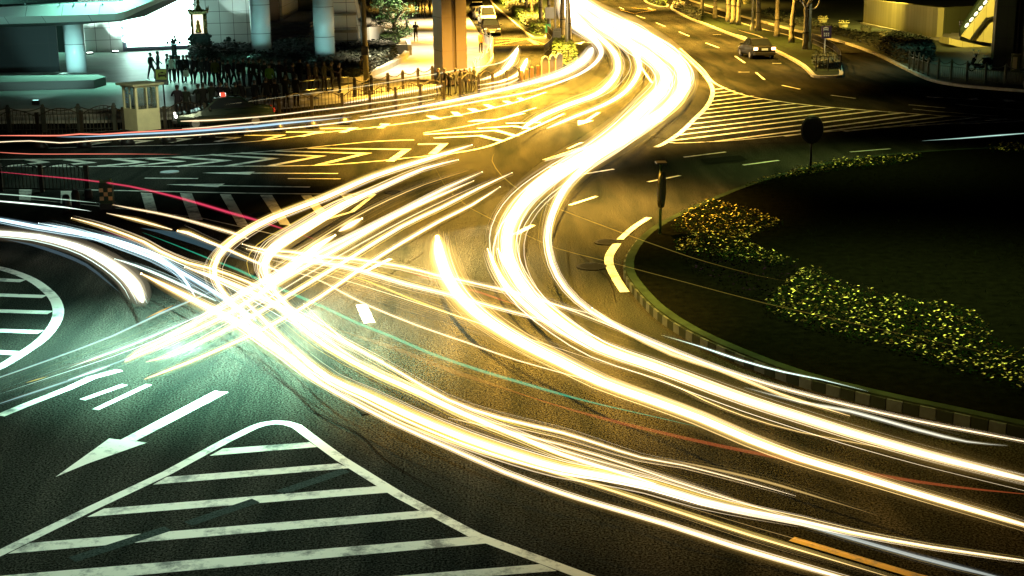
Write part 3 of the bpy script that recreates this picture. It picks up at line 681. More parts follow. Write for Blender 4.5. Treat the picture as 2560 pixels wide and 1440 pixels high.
trail("cold white line of light at the right edge beyond the road hatch",
      [(2303, 352), (2400, 346), (2500, 338), (2620, 329)], [2, 4, 5], col=(.6, 1, .85), st=.8, see=True, glow=.3, sample=False)

# --- fans of hair-fine streaks at the crossing
trail("fan of hair fine cream streaks between the diagonal white trails", [(1235, 445), (1130, 492), (1020, 545), (900, 610), (770, 685), (640, 765), (500, 845), (380, 900)], [2, 3, 3.5, 3], col=W_, st=1.6, see=True, n=13, spread=9, glow=.5, sample=False)
trail("fan of hair fine gold streaks above the thick diagonal trail", [(1175, 425), (1060, 462), (930, 520), (810, 590), (700, 660), (600, 725)], [2, 3, 3], col=WG, st=1.4, see=True, n=12, spread=9, glow=.4, sample=False)
trail("fan of hair fine pale green streaks low at left", [(640, 735), (520, 790), (400, 845), (280, 892), (150, 935), (0, 985)], [2, 3, 3, 2], col=WT, st=1.2, see=True, n=12, spread=10, glow=.4, sample=False)
trail("fan of hair fine white streaks running right below the crossing", [(640, 640), (760, 672), (900, 712), (1050, 760), (1220, 815), (1400, 872), (1560, 925)], [2, 3, 3, 2], col=W_, st=1.3, see=True, n=12, spread=11, glow=.4, sample=False)
trail("fan of hair fine white streaks among the arcs at left", [(120, 555), (240, 585), (360, 622), (470, 668), (580, 722), (690, 785), (800, 850)], [2, 3, 3, 3], col=WT, st=1.3, see=True, n=12, spread=9, glow=.4, sample=False)
trail("fan of hair fine cream streaks filling the lower bundle", [(720, 800), (860, 890), (1020, 975), (1200, 1055), (1400, 1125), (1600, 1180), (1820, 1245)], [2, 3, 3.5, 3], col=W_, st=1.5, see=True, n=13, spread=12, glow=.5, sample=False)

# ================================================================== raised ground
SOIL = mat("dark_soil", (0.0026, 0.0028, 0.0018), 0.95, var=0.5, vscale=4, bump=0.6, bscale=14, spec=0.0)
LAWN = mat("ground_cover", (0.012, 0.020, 0.008), 0.9, var=0.6, vscale=3, bump=0.6, bscale=20, spec=0.1)
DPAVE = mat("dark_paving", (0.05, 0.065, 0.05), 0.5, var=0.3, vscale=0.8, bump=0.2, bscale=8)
slab("pavement", [(-500, 306), (0, 302), (250, 300), (420, 292), (640, 272), (870, 248), (1080, 213), (1165, 192), (1205, 172), (1232, 146), (1229, 122), (1207, 95), (1178, 52), (1150, 5), (1120, -50), (600, -70), (-300, -70)], 0.15, PAVE)
slab("pavement", [(1216, -50), (1225, 0), (1275, 48), (1330, 92), (1366, 93), (1372, 60), (1372, 0), (1372, -50)], 0.15, LAWN)
slab("pavement", [(1374, 108), (1402, 102), (1426, 112), (1443, 138), (1441, 164), (1408, 186), (1368, 198), (1352, 203), (1352, 192), (1375, 150)], 0.15, LAWN)
slab("pavement", [(1590, -40), (1612, 2), (1640, 14), (1664, 17), (1672, 12), (1650, -5), (1640, -40)], 0.15, LAWN)
slab("pavement", [(1676, 18), (1690, 28), (1722, 44), (1765, 60), (1815, 80), (1870, 100), (1920, 118), (1962, 137), (2002, 160), (2022, 178), (2034, 188), (2070, 189), (2106, 187), (2104, 165), (2098, 146), (2068, 124), (2030, 106), (1975, 88), (1900, 70), (1800, 40), (1730, 20), (1690, 8)], 0.16, LAWN)
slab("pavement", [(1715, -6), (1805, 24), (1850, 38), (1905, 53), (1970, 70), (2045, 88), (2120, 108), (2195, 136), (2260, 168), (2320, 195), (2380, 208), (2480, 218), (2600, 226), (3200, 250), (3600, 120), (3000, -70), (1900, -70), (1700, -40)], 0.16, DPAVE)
# roundabout island: tall kerb faced with dark and pale blocks
ISL = [(3400, 350), (2900, 352), (2560, 364), (2300, 378), (2120, 397), (1990, 424), (1880, 456), (1780, 494), (1700, 530), (1640, 561), (1596, 596), (1568, 638), (1564, 672), (1582, 706), (1640, 768), (1730, 826), (1850, 880), (2000, 935), (2180, 982), (2360, 1020), (2560, 1062), (3000, 1145), (3900, 1250), (5200, 900), (4600, 420)]
slab("roundabout", ISL, 0.24, SOIL, kerb=0.22, km=mat("dark_kerb", (0.016, 0.026, 0.014), 0.9, var=.5, vscale=2, spec=0.05))
BLK = mat("kerb_block_dark", (0.014, 0.02, 0.012), 0.8, spec=0.1)
KB = mat("kerb_block_pale", (0.034, 0.046, 0.034), 0.7, var=0.35, vscale=5)
kp = smooth_pts([Vector((p.x, p.y, 0)) for p in [G(x, y, 0.24) for x, y in ISL[10:24]]], 0.25)
mb = MB(); acc = 0; last = None; kcount = 0
tot = 0; pts2 = [kp[0]]
for a, b in zip(kp, kp[1:]):
    seg = (b-a).length
    while tot+seg >= 0.32:
        t = (0.32-tot)/seg; a = a.lerp(b, t); pts2.append(a.copy()); seg = (b-a).length; tot = 0
    tot += seg
for i in range(len(pts2)-1):
    a, b = pts2[i], pts2[i+1]; t = (b-a).normalized(); nr = Vector((-t.y, t.x, 0))
    if nr.dot(Vector((G(2200, 700).x, G(2200, 700).y, 0))-a) > 0: nr = -nr
    c = (a+b)/2+nr*0.028
    mb.box((c.x, c.y, 0.10), (0.30, 0.05, 0.21), math.atan2(t.y, t.x), i % 2)
tag(mb.build("roundabout_kerb", [KB, BLK]), kind='structure')

# ------------------------------------------------------------------ flower beds
LEAF = mat("flower_leaf", (0.006, 0.016, 0.003), 0.8, var=0.5, vscale=9, spec=0.0)
YEL = mat("yellow_petal", (0.70, 0.60, 0.18), 0.7, var=0.25, vscale=6, spec=0.1)
VIO = mat("violet_petal", (0.012, 0.005, 0.022), 0.8, var=0.4, vscale=6, spec=0.0)
def inside(p, P):
    r = False; j = len(P)-1
    for i in range(len(P)):
        if (P[i][1] > p[1]) != (P[j][1] > p[1]) and p[0] < (P[j][0]-P[i][0])*(p[1]-P[i][1])/(P[j][1]-P[i][1])+P[i][0]: r = not r
        j = i
    return r
def sprinkle(pts_px, z, dens, rnd):
    P = [(p.x, p.y) for p in (G(x, y, z) for x, y in pts_px)]
    x0, x1 = min(p[0] for p in P), max(p[0] for p in P); y0, y1 = min(p[1] for p in P), max(p[1] for p in P)
    out = []
    for _ in range(int((x1-x0)*(y1-y0)*dens)):
        q = (rnd.uniform(x0, x1), rnd.uniform(y0, y1))
        if inside(q, P): out.append(q)
    return out
def bed(label, pts_px, petal, dens, size):
    rnd = random.Random(len(label)); mb = MB(); z0 = 0.24
    for (x, y) in sprinkle(pts_px, z0, dens*2.2, rnd):          # leaves
        a = rnd.uniform(0, 6.28); l = size*rnd.uniform(.8, 1.5); h = z0+rnd.uniform(.02, .14); ca, sa = math.cos(a), math.sin(a); t = rnd.uniform(-.03, .06)
        mb.add([(x, y, h), (x+ca*l*.5-sa*l*.25, y+sa*l*.5+ca*l*.25, h+t), (x+ca*l, y+sa*l, h+t*.5), (x+ca*l*.5+sa*l*.25, y+sa*l*.5-ca*l*.25, h+t)], [(0, 1, 2, 3)], 0)
    for (x, y) in sprinkle(pts_px, z0, dens, rnd):              # blossoms: five petals round a centre, tilted each its own way
        s = size*rnd.uniform(.55, 1.1); h = z0+rnd.uniform(.10, .2); a0 = rnd.uniform(0, 6.28); tx, ty = rnd.uniform(-.6, .6), rnd.uniform(-.9, .2)
        vs = [(x, y, h)]; fs = []
        for k in range(10):
            a = a0+k*math.pi/5; rr = s*(.62 if k % 2 == 0 else .42); dx, dy = rr*math.cos(a), rr*math.sin(a); vs.append((x+dx, y+dy, h+dx*tx+dy*ty+.01))
        for k in range(10): fs.append((0, 1+k, 1+(k+1) % 10))
        mb.add(vs, fs, 1)
    tag(mb.build("flower_bed", [LEAF if petal is YEL else mat("violet_leaf", (0.003, 0.004, 0.003), 0.9, spec=0.0), petal]), label, "flower bed", kind='stuff')
bed("arrow shaped bed of yellow flowers near the left tip of the dark roundabout", [(1678, 575), (1700, 545), (1735, 520), (1775, 505), (1830, 520), (1900, 540), (1965, 565), (1920, 582), (1880, 596), (1872, 618), (1930, 640), (2003, 668), (1960, 672), (1860, 660), (1760, 645), (1690, 640), (1682, 612), (1730, 600)], YEL, 52, 0.062)
bed("long bed of yellow flowers widening to the right edge of the roundabout", [(1910, 770), (1925, 745), (1960, 718), (2010, 680), (2040, 682), (2100, 720), (2200, 745), (2330, 765), (2430, 785), (2470, 830), (2485, 862), (2560, 890), (2640, 915), (2640, 1015), (2560, 990), (2400, 940), (2250, 890), (2100, 850), (1985, 812), (1920, 792)], YEL, 52, 0.062)
bed("narrow strip of yellow flowers along the far rim of the roundabout", [(1835, 478), (1900, 458), (2000, 425), (2100, 405), (2200, 398), (2312, 392), (2290, 405), (2230, 416), (2100, 430), (2000, 445), (1920, 460)], YEL, 30, 0.085)
bed("small patch of yellow flowers at the far right rim of the roundabout", [(2460, 382), (2480, 366), (2560, 363), (2650, 362), (2650, 388), (2560, 388), (2500, 386)], YEL, 30, 0.085)
bed("bed of dark violet flowers between the yellow beds on the roundabout", [(1690, 645), (1860, 665), (2003, 672), (1960, 715), (1910, 768), (1830, 745), (1740, 690)], VIO, 26, 0.06)
# sparse pale grass blades on the dark mound
rnd = random.Random(3); mb = MB()
for (x, y) in sprinkle([(1880, 470), (2300, 425), (2900, 400), (3000, 900), (2600, 880), (2440, 770), (2050, 665), (2000, 560)], 0.24, 3.0, rnd):
    a = rnd.uniform(0, 6.28); l = rnd.uniform(.08, .22); mb.add([(x, y, .24), (x+.012, y, .24), (x+math.cos(a)*l, y+math.sin(a)*l, .24+rnd.uniform(.05, .2))], [(0, 1, 2)])
tag(mb.build("grass", mat("dark_grass", (0.005, 0.008, 0.004), 0.9, spec=0.0)), "short dark grass between the flower beds of the roundabout", "grass", kind='stuff')

# ------------------------------------------------------------------ clipped hedges and shrubs
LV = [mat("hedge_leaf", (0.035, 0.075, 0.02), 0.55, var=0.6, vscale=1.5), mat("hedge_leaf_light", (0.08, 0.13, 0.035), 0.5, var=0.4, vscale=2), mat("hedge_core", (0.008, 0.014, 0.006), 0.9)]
LD = [mat("dark_leaf", (0.018, 0.028, 0.020), 0.6, var=0.6, vscale=1.5), mat("dark_leaf_light", (0.05, 0.065, 0.05), 0.5, var=0.4, vscale=2), LV[2]]
def leafy(mb, x, y, z, s, rnd, mi):
    a, b = rnd.uniform(0, 6.28), rnd.uniform(-1, 1); u = Vector((math.cos(a), math.sin(a), b*.6)).normalized()*s
    v = Vector((-math.sin(a), math.cos(a), rnd.uniform(-.8, .8))).normalized()*s*.6; p = Vector((x, y, z))
    mb.add([p-u*.5, p+v*.5, p+u*.5, p-v*.5], [(0, 1, 2, 3)], mi)
def hedge(label, pts_px, h, mats=LV, z0=0.15, dens=16, ls=0.22, name="hedge", cat="hedge", group=None, kind=None):
    rnd = random.Random(len(label)+int(pts_px[0][0])); P = [G(x, y, z0) for x, y in pts_px]; P = [Vector((p.x, p.y, 0)) for p in P]
    if sum(P[i].x*P[(i+1) % len(P)].y-P[(i+1) % len(P)].x*P[i].y for i in range(len(P))) < 0: P = P[::-1]
    P = smooth_pts(P, 1.0, closed=True); n = len(P); mb = MB()
    c = sum(P, Vector())/n
    inn = [p+(Vector((-(P[(i+1) % n]-P[i-1]).y, (P[(i+1) % n]-P[i-1]).x, 0)).normalized())*0.12 for i, p in enumerate(P)]
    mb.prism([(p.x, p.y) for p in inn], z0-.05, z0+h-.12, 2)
    poly2 = [(p.x, p.y) for p in P]; x0, x1 = min(p[0] for p in poly2), max(p[0] for p in poly2); y0, y1 = min(p[1] for p in poly2), max(p[1] for p in poly2)
    area = abs(sum(poly2[i][0]*poly2[(i+1) % n][1]-poly2[(i+1) % n][0]*poly2[i][1] for i in range(n)))/2
    cnt = min(9000, int(area*dens*2)); k = 0; tries = 0
    while k < cnt and tries < cnt*30:
        tries += 1; q = (rnd.uniform(x0, x1), rnd.uniform(y0, y1))
        if inside(q, poly2):
            cl = math.sin(q[0]*2.1)+math.sin(q[1]*1.7+q[0]); leafy(mb, q[0], q[1], z0+h+rnd.gauss(-.06, .06)+.04*cl, ls, rnd, 1 if rnd.random() < .25+.12*cl else 0); k += 1
    per = sum((P[(i+1) % n]-P[i]).length for i in range(n))
    for i in range(n):
        L = (P[(i+1) % n]-P[i]).length
        for _ in range(int(L*h*dens*1.6)+1):
            q = P[i].lerp(P[(i+1) % n], rnd.random()); leafy(mb, q.x+rnd.gauss(0, .05), q.y+rnd.gauss(0, .05), z0+rnd.uniform(0, h), ls, rnd, 1 if rnd.random() < .25 else 0)
    o = mb.build(name, mats); tag(o, label, cat, group, kind); return o
hedge("long clipped hedge between the side street and the top road", [(1232, -50), (1242, -5), (1290, 42), (1335, 84), (1362, 87), (1362, 60), (1345, 20), (1330, -20), (1320, -50)], 0.9, dens=12, ls=.28)
hedge("mossy green hedge filling the island nose below the white pole", [(1382, 112), (1404, 106), (1424, 115), (1438, 140), (1436, 160), (1408, 180), (1390, 184), (1386, 150)], 0.7, dens=20, ls=.2)
hedge("low rounded hedge in the median at the top, left of the gap", [(1600, -30), (1616, 0), (1640, 10), (1660, 14), (1664, 8), (1640, -8), (1632, -30)], 0.7, dens=9, ls=.3)
hedge("low dark hedge at the start of the tree strip, right of the gap", [(1682, 20), (1700, 30), (1722, 40), (1750, 52), (1748, 36), (1722, 24), (1695, 14)], 0.7, LD, dens=9, ls=.3)
hedge("dark hedge inside the small railing at the tip of the tree strip", [(2042, 172), (2096, 172), (2090, 150), (2060, 140), (2035, 150)], 0.55, LD, z0=.16)
hedge("dense planting bed around the pale columns of the building", [(545, 160), (600, 176), (690, 190), (780, 198), (860, 203), (903, 200), (940, 172), (975, 152), (992, 140), (975, 128), (940, 122), (900, 128), (845, 122), (780, 115), (700, 122), (660, 135), (560, 138)], 0.8, LD, z0=.45, dens=10, ls=.26, name="planting_bed", cat="shrubs")
hedge("dark clipped hedge behind the crowd, below the shrine", [(480, 150), (560, 160), (640, 158), (640, 142), (560, 138), (500, 140)], 1.0, LD, z0=.45, dens=10, ls=.26)
hedge("small green hedge in the planter beside the white ramp wall", [(952, 112), (985, 116), (1000, 108), (985, 98), (960, 95)], 0.8, LV, z0=.3, dens=14)
hedge("dark planting along the pavement beyond the kerb at upper right", [(1900, 42), (1975, 60), (2050, 78), (2125, 98), (2200, 128), (2268, 158), (2300, 165), (2292, 140), (2240, 118), (2170, 95), (2090, 76), (2000, 50), (1930, 30)], 0.45, LD, z0=.16, dens=5, ls=.3, name="planting_bed", cat="shrubs")
hedge("bushy dark shrubs behind the swagged railing at right", [(2200, 122), (2240, 150), (2270, 160), (2330, 156), (2325, 132), (2290, 118), (2240, 110)], 1.0, LD, z0=.16, dens=10, ls=.3, name="shrubs", cat="shrubs")

# ------------------------------------------------------------------ trees
BARK = mat("plane_bark", (0.17, 0.155, 0.11), 0.8, var=0.6, vscale=3.5, bump=0.5, bscale=12)
DARKB = mat("black_band", (0.015, 0.015, 0.015), 0.7)
def pruned_tree(label, px, py, h, r, z0=0.16, seed=0, group="pruned plane trees in the strip", leaf=0.0):
    rnd = random.Random(seed+int(px)); p = G(px, py, z0); root = empty("plane_tree", (p.x, p.y, z0))
    tag(root, label, "tree", group)
    lean = rnd.uniform(-.25, .25); mb = MB(); N = 9; P = []
    for i in range(N):
        t = i/(N-1); P.append((lean*t*t+rnd.uniform(-.03, .03), rnd.uniform(-.03, .03), h*t))
    mb.tube(P, [r*(1.25 if i == 0 else 1)*(1-.35*i/(N-1)) for i in range(N)], 10); mb.build("trunk", BARK, root, smooth=True)
    b = MB(); b.lathe((P[3][0], P[3][1], P[3][2]), [(r*1.02, -.04), (r*1.02, .04)], 10); b.build("trunk_band", DARKB, root)
    cr = MB(); top = Vector(P[-1]); nl = rnd.randint(4, 6)
    for k in range(nl):
        a = 6.28*k/nl+rnd.uniform(-.4, .4); d = Vector((math.cos(a), math.sin(a), rnd.uniform(.6, 1.3))).normalized(); L = rnd.uniform(1.5, 2.6)
        q1 = top+d*L*.5+Vector((0, 0, -.1)); q2 = q1+(d+Vector((rnd.uniform(-.3, .3), rnd.uniform(-.3, .3), .4))).normalized()*L*.6
        cr.tube([top-Vector((0, 0, .2)), q1, q2], [r*.5, r*.36, r*.30], 7)
        for _ in range(4):
            e = (d+Vector((rnd.uniform(-1, 1), rnd.uniform(-1, 1), rnd.uniform(.2, 1.2)))).normalized(); q3 = q2+e*rnd.uniform(.6, 1.3); q4 = q3+(e+Vector((0, 0, .6))).normalized()*rnd.uniform(.8, 1.8)
            cr.tube([q2-d*.05, q3, q4], [r*.2, r*.12, r*.04], 5)
            for _ in range(2):
                e2 = (e+Vector((rnd.uniform(-1, 1), rnd.uniform(-1, 1), rnd.uniform(0, 1)))).normalized(); cr.tube([q3, q3+e2*.5, q3+e2*1.1+Vector((0, 0, .3))], [r*.09, r*.06, .01], 4)
    cr.build("crown", BARK, root, smooth=True)
    return root
ords = ["first", "second", "third", "fourth", "fifth", "sixth", "seventh", "eighth", "ninth", "tenth"]
for i, (x, y, h, r) in enumerate(((1717, 25, 5, .2), (1755, 37, 5, .22), (1787, 46, 5, .25), (1820, 54, 4.8, .24), (1833, 60, 5, .3), (1846, 63, 5, .24), (1896, 77, 4.6, .26), (1942, 91, 3.9, .24), (1978, 106, 3.6, .24), (2014, 123, 3.4, .26))):
    pruned_tree(f"{ords[i]} pruned plane tree from the median gap in the strip along the right road", x, y, h, r, seed=i)
for i, (x, y, h, r) in enumerate(((1288, 12, 6, .16), (1301, 24, 6, .17), (1315, 36, 6, .19), (1330, 46, 6, .17), (1352, 68, 5.2, .24), (1372, 70, 6, .2))):
    pruned_tree(f"{ords[i]} slender trunk from the top in the hedge left of the white trails", x, y, h, r, z0=.15, seed=40+i, group="slender trees in the central hedge")
pruned_tree("knotty bare tree on the island nose behind the white pole, farther one", 1406, 106, 5.2, .26, z0=.15, seed=77, group="trees on the island nose")
pruned_tree("knotty bare tree right behind the white pole on the island nose", 1424, 116, 5.0, .2, z0=.15, seed=78, group="trees on the island nose")

def leafy_tree(label, px, py, h, R, mats, z0=.15, seed=1, n=3800, trunk=.22, name="leafy_tree", low=.25):
    rnd = random.Random(seed); p = G(px, py, z0); root = empty(name, (p.x, p.y, z0)); tag(root, label, "tree" if name != "bush" else "bush")
    tr = MB(); tr.tube([(0, 0, -.1), (.05, 0, h*.3), (-.05, .05, h*.6)], [trunk, trunk*.8, trunk*.5], 9)
    for k in range(6):
        a = k*1.05+rnd.random(); tr.tube([(0, 0, h*.3+.1*k), (math.cos(a)*R*.4, math.sin(a)*R*.4, h*.5+.1*k), (math.cos(a)*R*.75, math.sin(a)*R*.75, h*.65+.1*k)], [trunk*.4, trunk*.25, .02], 6)
    tr.build("trunk", BARK, root, smooth=True)
    cl = []
    for _ in range(26):
        a, rr, zz = rnd.uniform(0, 6.28), R*math.sqrt(rnd.random())*.85, rnd.uniform(low, 1)*h
        cl.append((rr*math.cos(a), rr*math.sin(a), zz, rnd.uniform(.18, .36)*R*1.3))
    c = MB()
    for _ in range(n):
        q = rnd.choice(cl); u = Vector((rnd.gauss(0, 1), rnd.gauss(0, 1), rnd.gauss(0, 1))).normalized()*q[3]*rnd.uniform(.55, 1.05)
        leafy(c, q[0]+u.x, q[1]+u.y, max(.1, q[2]+u.z*.8), .2, rnd, 1 if rnd.random() < .35 else 0)
    c.build("crown", mats, root); return root
LG = [mat("tree_leaf", (0.03, 0.10, 0.03), 0.5, var=0.5, vscale=1), mat("tree_leaf_light", (0.07, 0.18, 0.06), 0.45, var=0.4, vscale=1)]
leafy_tree("bright green leafy tree at the top beside the busy footpath", 1000, 40, 5.5, 2.6, LG, seed=5, n=5200)
leafy_tree("dark green bush mass between the dark pole and the footpath, nearer one", 985, 92, 3.6, 2.0, LG, seed=6, n=4200, name="bush", low=.05)
leafy_tree("dark leafy bush left of the small lamp post by the ramp wall", 955, 48, 5.0, 2.4, LD[:2], seed=8, n=4600, name="bush", low=.05)
leafy_tree("dark leafy tree behind the pale ramp brace", 925, 20, 6.5, 2.6, LD[:2], seed=9, n=4600, low=.1)
leafy_tree("dark shrubby tree behind the yellow wall at upper right", 2260, -12, 5.5, 3.2, LD[:2], seed=11, n=3000, low=.1)
leafy_tree("dark tree beyond the second yellow wall section", 2120, -25, 6.0, 3.5, LD[:2], seed=12, n=3000, low=.1)

# ================================================================== buildings and street furniture
def tile_mat(name, col, sx, sz, rough=0.35, gap=(0.05, 0.06, 0.06), metal=0.0, var=0.08):
    """cladding panels: joints from the object's own generated grid"""
    m = bpy.data.materials.new(name); m.use_nodes = True; n = m.node_tree; L = n.links; N = n.nodes.new; b = n.nodes["Principled BSDF"]
    uv = N("ShaderNodeUVMap"); br = N("ShaderNodeTexBrick"); br.offset = 0.0
    br.inputs["Color1"].default_value = (*[c*(1-var) for c in col], 1); br.inputs["Color2"].default_value = (*col, 1); br.inputs["Mortar"].default_value = (*gap, 1)
    br.inputs["Scale"].default_value = 1.0; br.inputs["Mortar Size"].default_value = 0.018; br.inputs["Brick Width"].default_value = sx; br.inputs["Row Height"].default_value = sz
    L.new(uv.outputs[0], br.inputs["Vector"]); L.new(br.outputs["Color"], b.inputs["Base Color"]); b.inputs["Roughness"].default_value = rough; b.inputs["Metallic"].default_value = metal
    return m
def boxuv(o):
    me = o.data; uv = me.uv_layers.new(name="UVMap")
    for p in me.polygons:
        nr = p.normal; t = Vector((-nr.y, nr.x, 0))
        if t.length < .3: t = Vector((1, 0, 0)); bi = Vector((0, 1, 0))
        else: t.normalize(); bi = Vector((0, 0, 1))
        for li in p.loop_indices:
            v = me.vertices[me.loops[li].vertex_index].co; uv.data[li].uv = (v.dot(t), v.dot(bi))
    return o
CLAD = tile_mat("white_cladding", (0.62, 0.66, 0.64), 1.1, 0.95)
CLADC = tile_mat("column_cladding", (0.60, 0.66, 0.70), 50, 2.0, rough=0.22)
GREYP = tile_mat("dark_panel", (0.014, 0.016, 0.018), 2.3, 2.0, rough=0.8, gap=(.02, .02, .02))
BEAMP = tile_mat("beam_panel", (0.55, 0.60, 0.58), 2.3, 50, rough=0.4, gap=(.12, .14, .14))
BRN = tile_mat("brown_panel", (0.066, 0.050, 0.030), 50, 2.0, rough=0.35, gap=(.05, .03, .02))
WHP = tile_mat("pale_panel", (0.70, 0.74, 0.78), 50, 2.0, rough=0.3, gap=(.2, .22, .24))
CONC = mat("concrete", (0.42, 0.40, 0.33), 0.8, var=0.25, vscale=0.8, bump=0.2, bscale=8)
BLACK = mat("black_metal", (0.018, 0.018, 0.018), 0.45, metal=0.3)
IRONB = mat("railing_iron", (0.035, 0.028, 0.018), 0.5, metal=0.4, var=.3, vscale=4)
STEEL = mat("pale_steel", (0.50, 0.56, 0.60), 0.3, metal=0.7)
WHITE = mat("white_enamel", (0.75, 0.75, 0.72), 0.4)
DGLASS = mat("dark_glass", (0.02, 0.025, 0.03), 0.08)
PLZ = 0.45

def atY_(px, py, Y):
    d = ray(px, py); return CO+d*(Y/d.y)
def wallpx(mb, a, b, ytop, th=0.4, z0=PLZ, mi=0, ytop2=None):
    A = G(*a, z0); B = G(*b, z0); zt = up(A, ytop); zt2 = up(B, ytop2) if ytop2 is not None else zt
    d = (B-A); d.z = 0; d.normalize(); nr = Vector((-d.y, d.x, 0))
    if nr.y < 0: nr = -nr
    q = [A, B, B+nr*th, A+nr*th]; zs = [zt, zt2, zt2, zt]
    vs = [(p.x, p.y, z0-.02) for p in q]+[(p.x, p.y, z) for p, z in zip(q, zs)]
    mb.add(vs, [(3, 2, 1, 0), (4, 5, 6, 7), (0, 1, 5, 4), (1, 2, 6, 5), (2, 3, 7, 6), (3, 0, 4, 7)], mi)
    return A, B, zt

# terrace with three steps
mb = MB()
for k, (yy, z) in enumerate(((294, .16), (284, .30), (272, .45))):
    P = [G(x, y, z) for x, y in ((-500, yy+2), (330, yy), (430, yy-6), (640, yy-22), (830, yy-48), (905, 205-k*2), (925, 150), (930, 60), (900, -60), (-300, -60))]
    mb.prism([(p.x, p.y) for p in P], .10 if k == 0 else z-.14-.02, z)
tag(mb.build("terrace", PAVE), kind='structure')
mb = MB(); P = [G(x, y, .454) for x, y in ((600, 246), (700, 240), (868, 212), (905, 203), (860, 208), (780, 202), (690, 194), (610, 184), (585, 215))]; mb.add([(p.x, p.y, .456) for p in P], [tuple(range(len(P)))])  # dark sheet: shade of the unlit ground put into its colour
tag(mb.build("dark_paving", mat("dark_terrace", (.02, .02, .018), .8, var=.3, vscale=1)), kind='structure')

bld = empty("shopping_building", G(250, 120, PLZ)); tag(bld, "pale tiled building with lit screen wall, canopy beam and round columns at upper left", "building")
def part(mb, name, mats, smooth=False, root=None, uv=True):
    root = root or bld; L = root.location
    mb.v = [(v[0]-L.x, v[1]-L.y, v[2]-L.z) for v in mb.v]
    o = mb.build(name, mats, root, smooth=smooth)
    if uv: boxuv(o)
    return o
m = MB(); wallpx(m, (-60, 191), (150, 184), 40); part(m, "dark_panel_wall", GREYP)
m = MB(); wallpx(m, (205, 132), (308, 129), -60); part(m, "tiled_wall", CLAD)
m = MB(); wallpx(m, (480, 118), (632, 114), -60); part(m, "tiled_wall", CLAD)
m = MB(); wallpx(m, (306, 129), (486, 121), -60, th=.5); part(m, "screen_surround", mat("screen_surround", (.10, .10, .14), .4))
# lit entry wing to the right, with doors, steps and tiled block
m = MB(); wallpx(m, (830, 134), (893, 132), -60, th=3); part(m, "tiled_block", CLAD)
m = MB(); wallpx(m, (630, 70), (700, 66), -60, th=.4); part(m, "entry_wall", mat("entry_dark", (.03, .025, .03), .3))
m = MB(); wallpx(m, (700, 64), (740, 40), -60, th=.3); part(m, "entry_side_wall", CLAD)
m = MB(); wallpx(m, (738, 40), (835, 38), -60, th=.4); part(m, "entry_back_wall", mat("entry_back", (.06, .075, .06), .4))
for xx in (855, 878):
    m = MB(); A = G(xx, 133, PLZ)
    for yy in (34, 78): m.box((A.x, A.y-.25, up(A, yy)), (1.1, .35, .18))
    part(m, "ledge", CONC)
m = MB()
for k in range(4):
    P = [G(x, y, PLZ) for x, y in ((675, 88-k*5), (775, 88-k*5), (830, 40), (690, 40))]; m.prism([(p.x, p.y) for p in P], PLZ+.15*k-.02, PLZ+.15*(k+1))
part(m, "entry_steps", PAVE)
# slanting brace right of the block
A = G(912, 128, PLZ); m = MB(); zt = up(A, -40)
B = Vector((G(885, 128, PLZ).x, A.y, zt)); m.tube([(A.x, A.y, PLZ+.6), (B.x, A.y, zt)], .22, 4)
m.tube([(A.x-.35, A.y-.5, PLZ+.6), (B.x-.35, A.y-.5, zt)], .12, 4); part(m, "ramp_brace", WHP)
# round columns
for x, yb, wp, yt in ((186, 190, 50, 62), (652, 156, 50, -60), (811, 168, 51, -60)):
    A = G(x, yb, PLZ); r = wp/2/pxm(A); zt = up(A, yt); m = MB(); A.y += r
    m.lathe((A.x, A.y, PLZ), [(r, 0), (r, zt-PLZ)], 40); o = part(m, "column", CLADC, smooth=True)
    me = o.data
    for p in me.polygons:
        if abs(p.normal.z) > .5: p.use_smooth = False
# plinth under the left column
z = .95; P = [G(x, y, z) for x, y in ((-80, 208), (235, 200), (264, 192), (232, 183), (150, 180), (-80, 184))]
m = MB(); m.prism([(p.x, p.y) for p in P], PLZ-.02, z, 0, 1); part(m, "plinth", [PAVE, mat("plinth_face", (.03, .025, .022), .6)])
# canopy beam: upper lit face, lower receding face and dark soffit
Yc = G(100, 205, PLZ).y
def canopy(pts, dy=0): pass
def atY(px, py, Y):
    d = ray(px, py); return CO+d*(Y/d.y)
top = [(-80, 20), (0, 17), (150, 12), (280, 9), (296, 4), (330, -2), (430, -22)]; mid = [(-80, 44), (0, 42), (150, 39), (290, 34), (315, 28), (350, 14), (430, -15)]; bot = [(-80, 62), (0, 61), (150, 56), (285, 51), (308, 48), (345, 30), (430, -8)]
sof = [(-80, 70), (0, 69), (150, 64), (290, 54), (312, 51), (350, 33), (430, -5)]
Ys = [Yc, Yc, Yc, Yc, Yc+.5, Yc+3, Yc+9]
m = MB(); rows = []
for rr, off in ((top, .5), (mid, 0.0), (bot, .8), (sof, 1.6)): rows.append([atY(x, y, Y+off) for (x, y), Y in zip(rr, Ys)])
back = [Vector((p.x, p.y+5, p.z)) for p in rows[3]]; tb = [Vector((p.x, p.y+5, p.z)) for p in rows[0]]
allr = [tb]+rows+[back]; n = len(top)
for i in range(len(allr)-1):
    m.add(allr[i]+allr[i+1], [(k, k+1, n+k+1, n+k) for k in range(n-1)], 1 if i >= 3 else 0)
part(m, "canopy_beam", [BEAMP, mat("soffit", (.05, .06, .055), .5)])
m = MB()
for x in (62, 150, 185, 215, 256): 
    p = atY(x, 12, Yc+.45); m.ball((p.x, p.y, p.z+.05), .06, n=6, m=4)
part(m, "canopy_spotlight", STEEL, uv=False)
m = MB(); A = G(205, 132, PLZ); z1 = up(A, -60); m.box((A.x-4.5, A.y+1, (PLZ+z1)/2), (9, .6, z1-PLZ)); part(m, "upper_wall", GREYP)

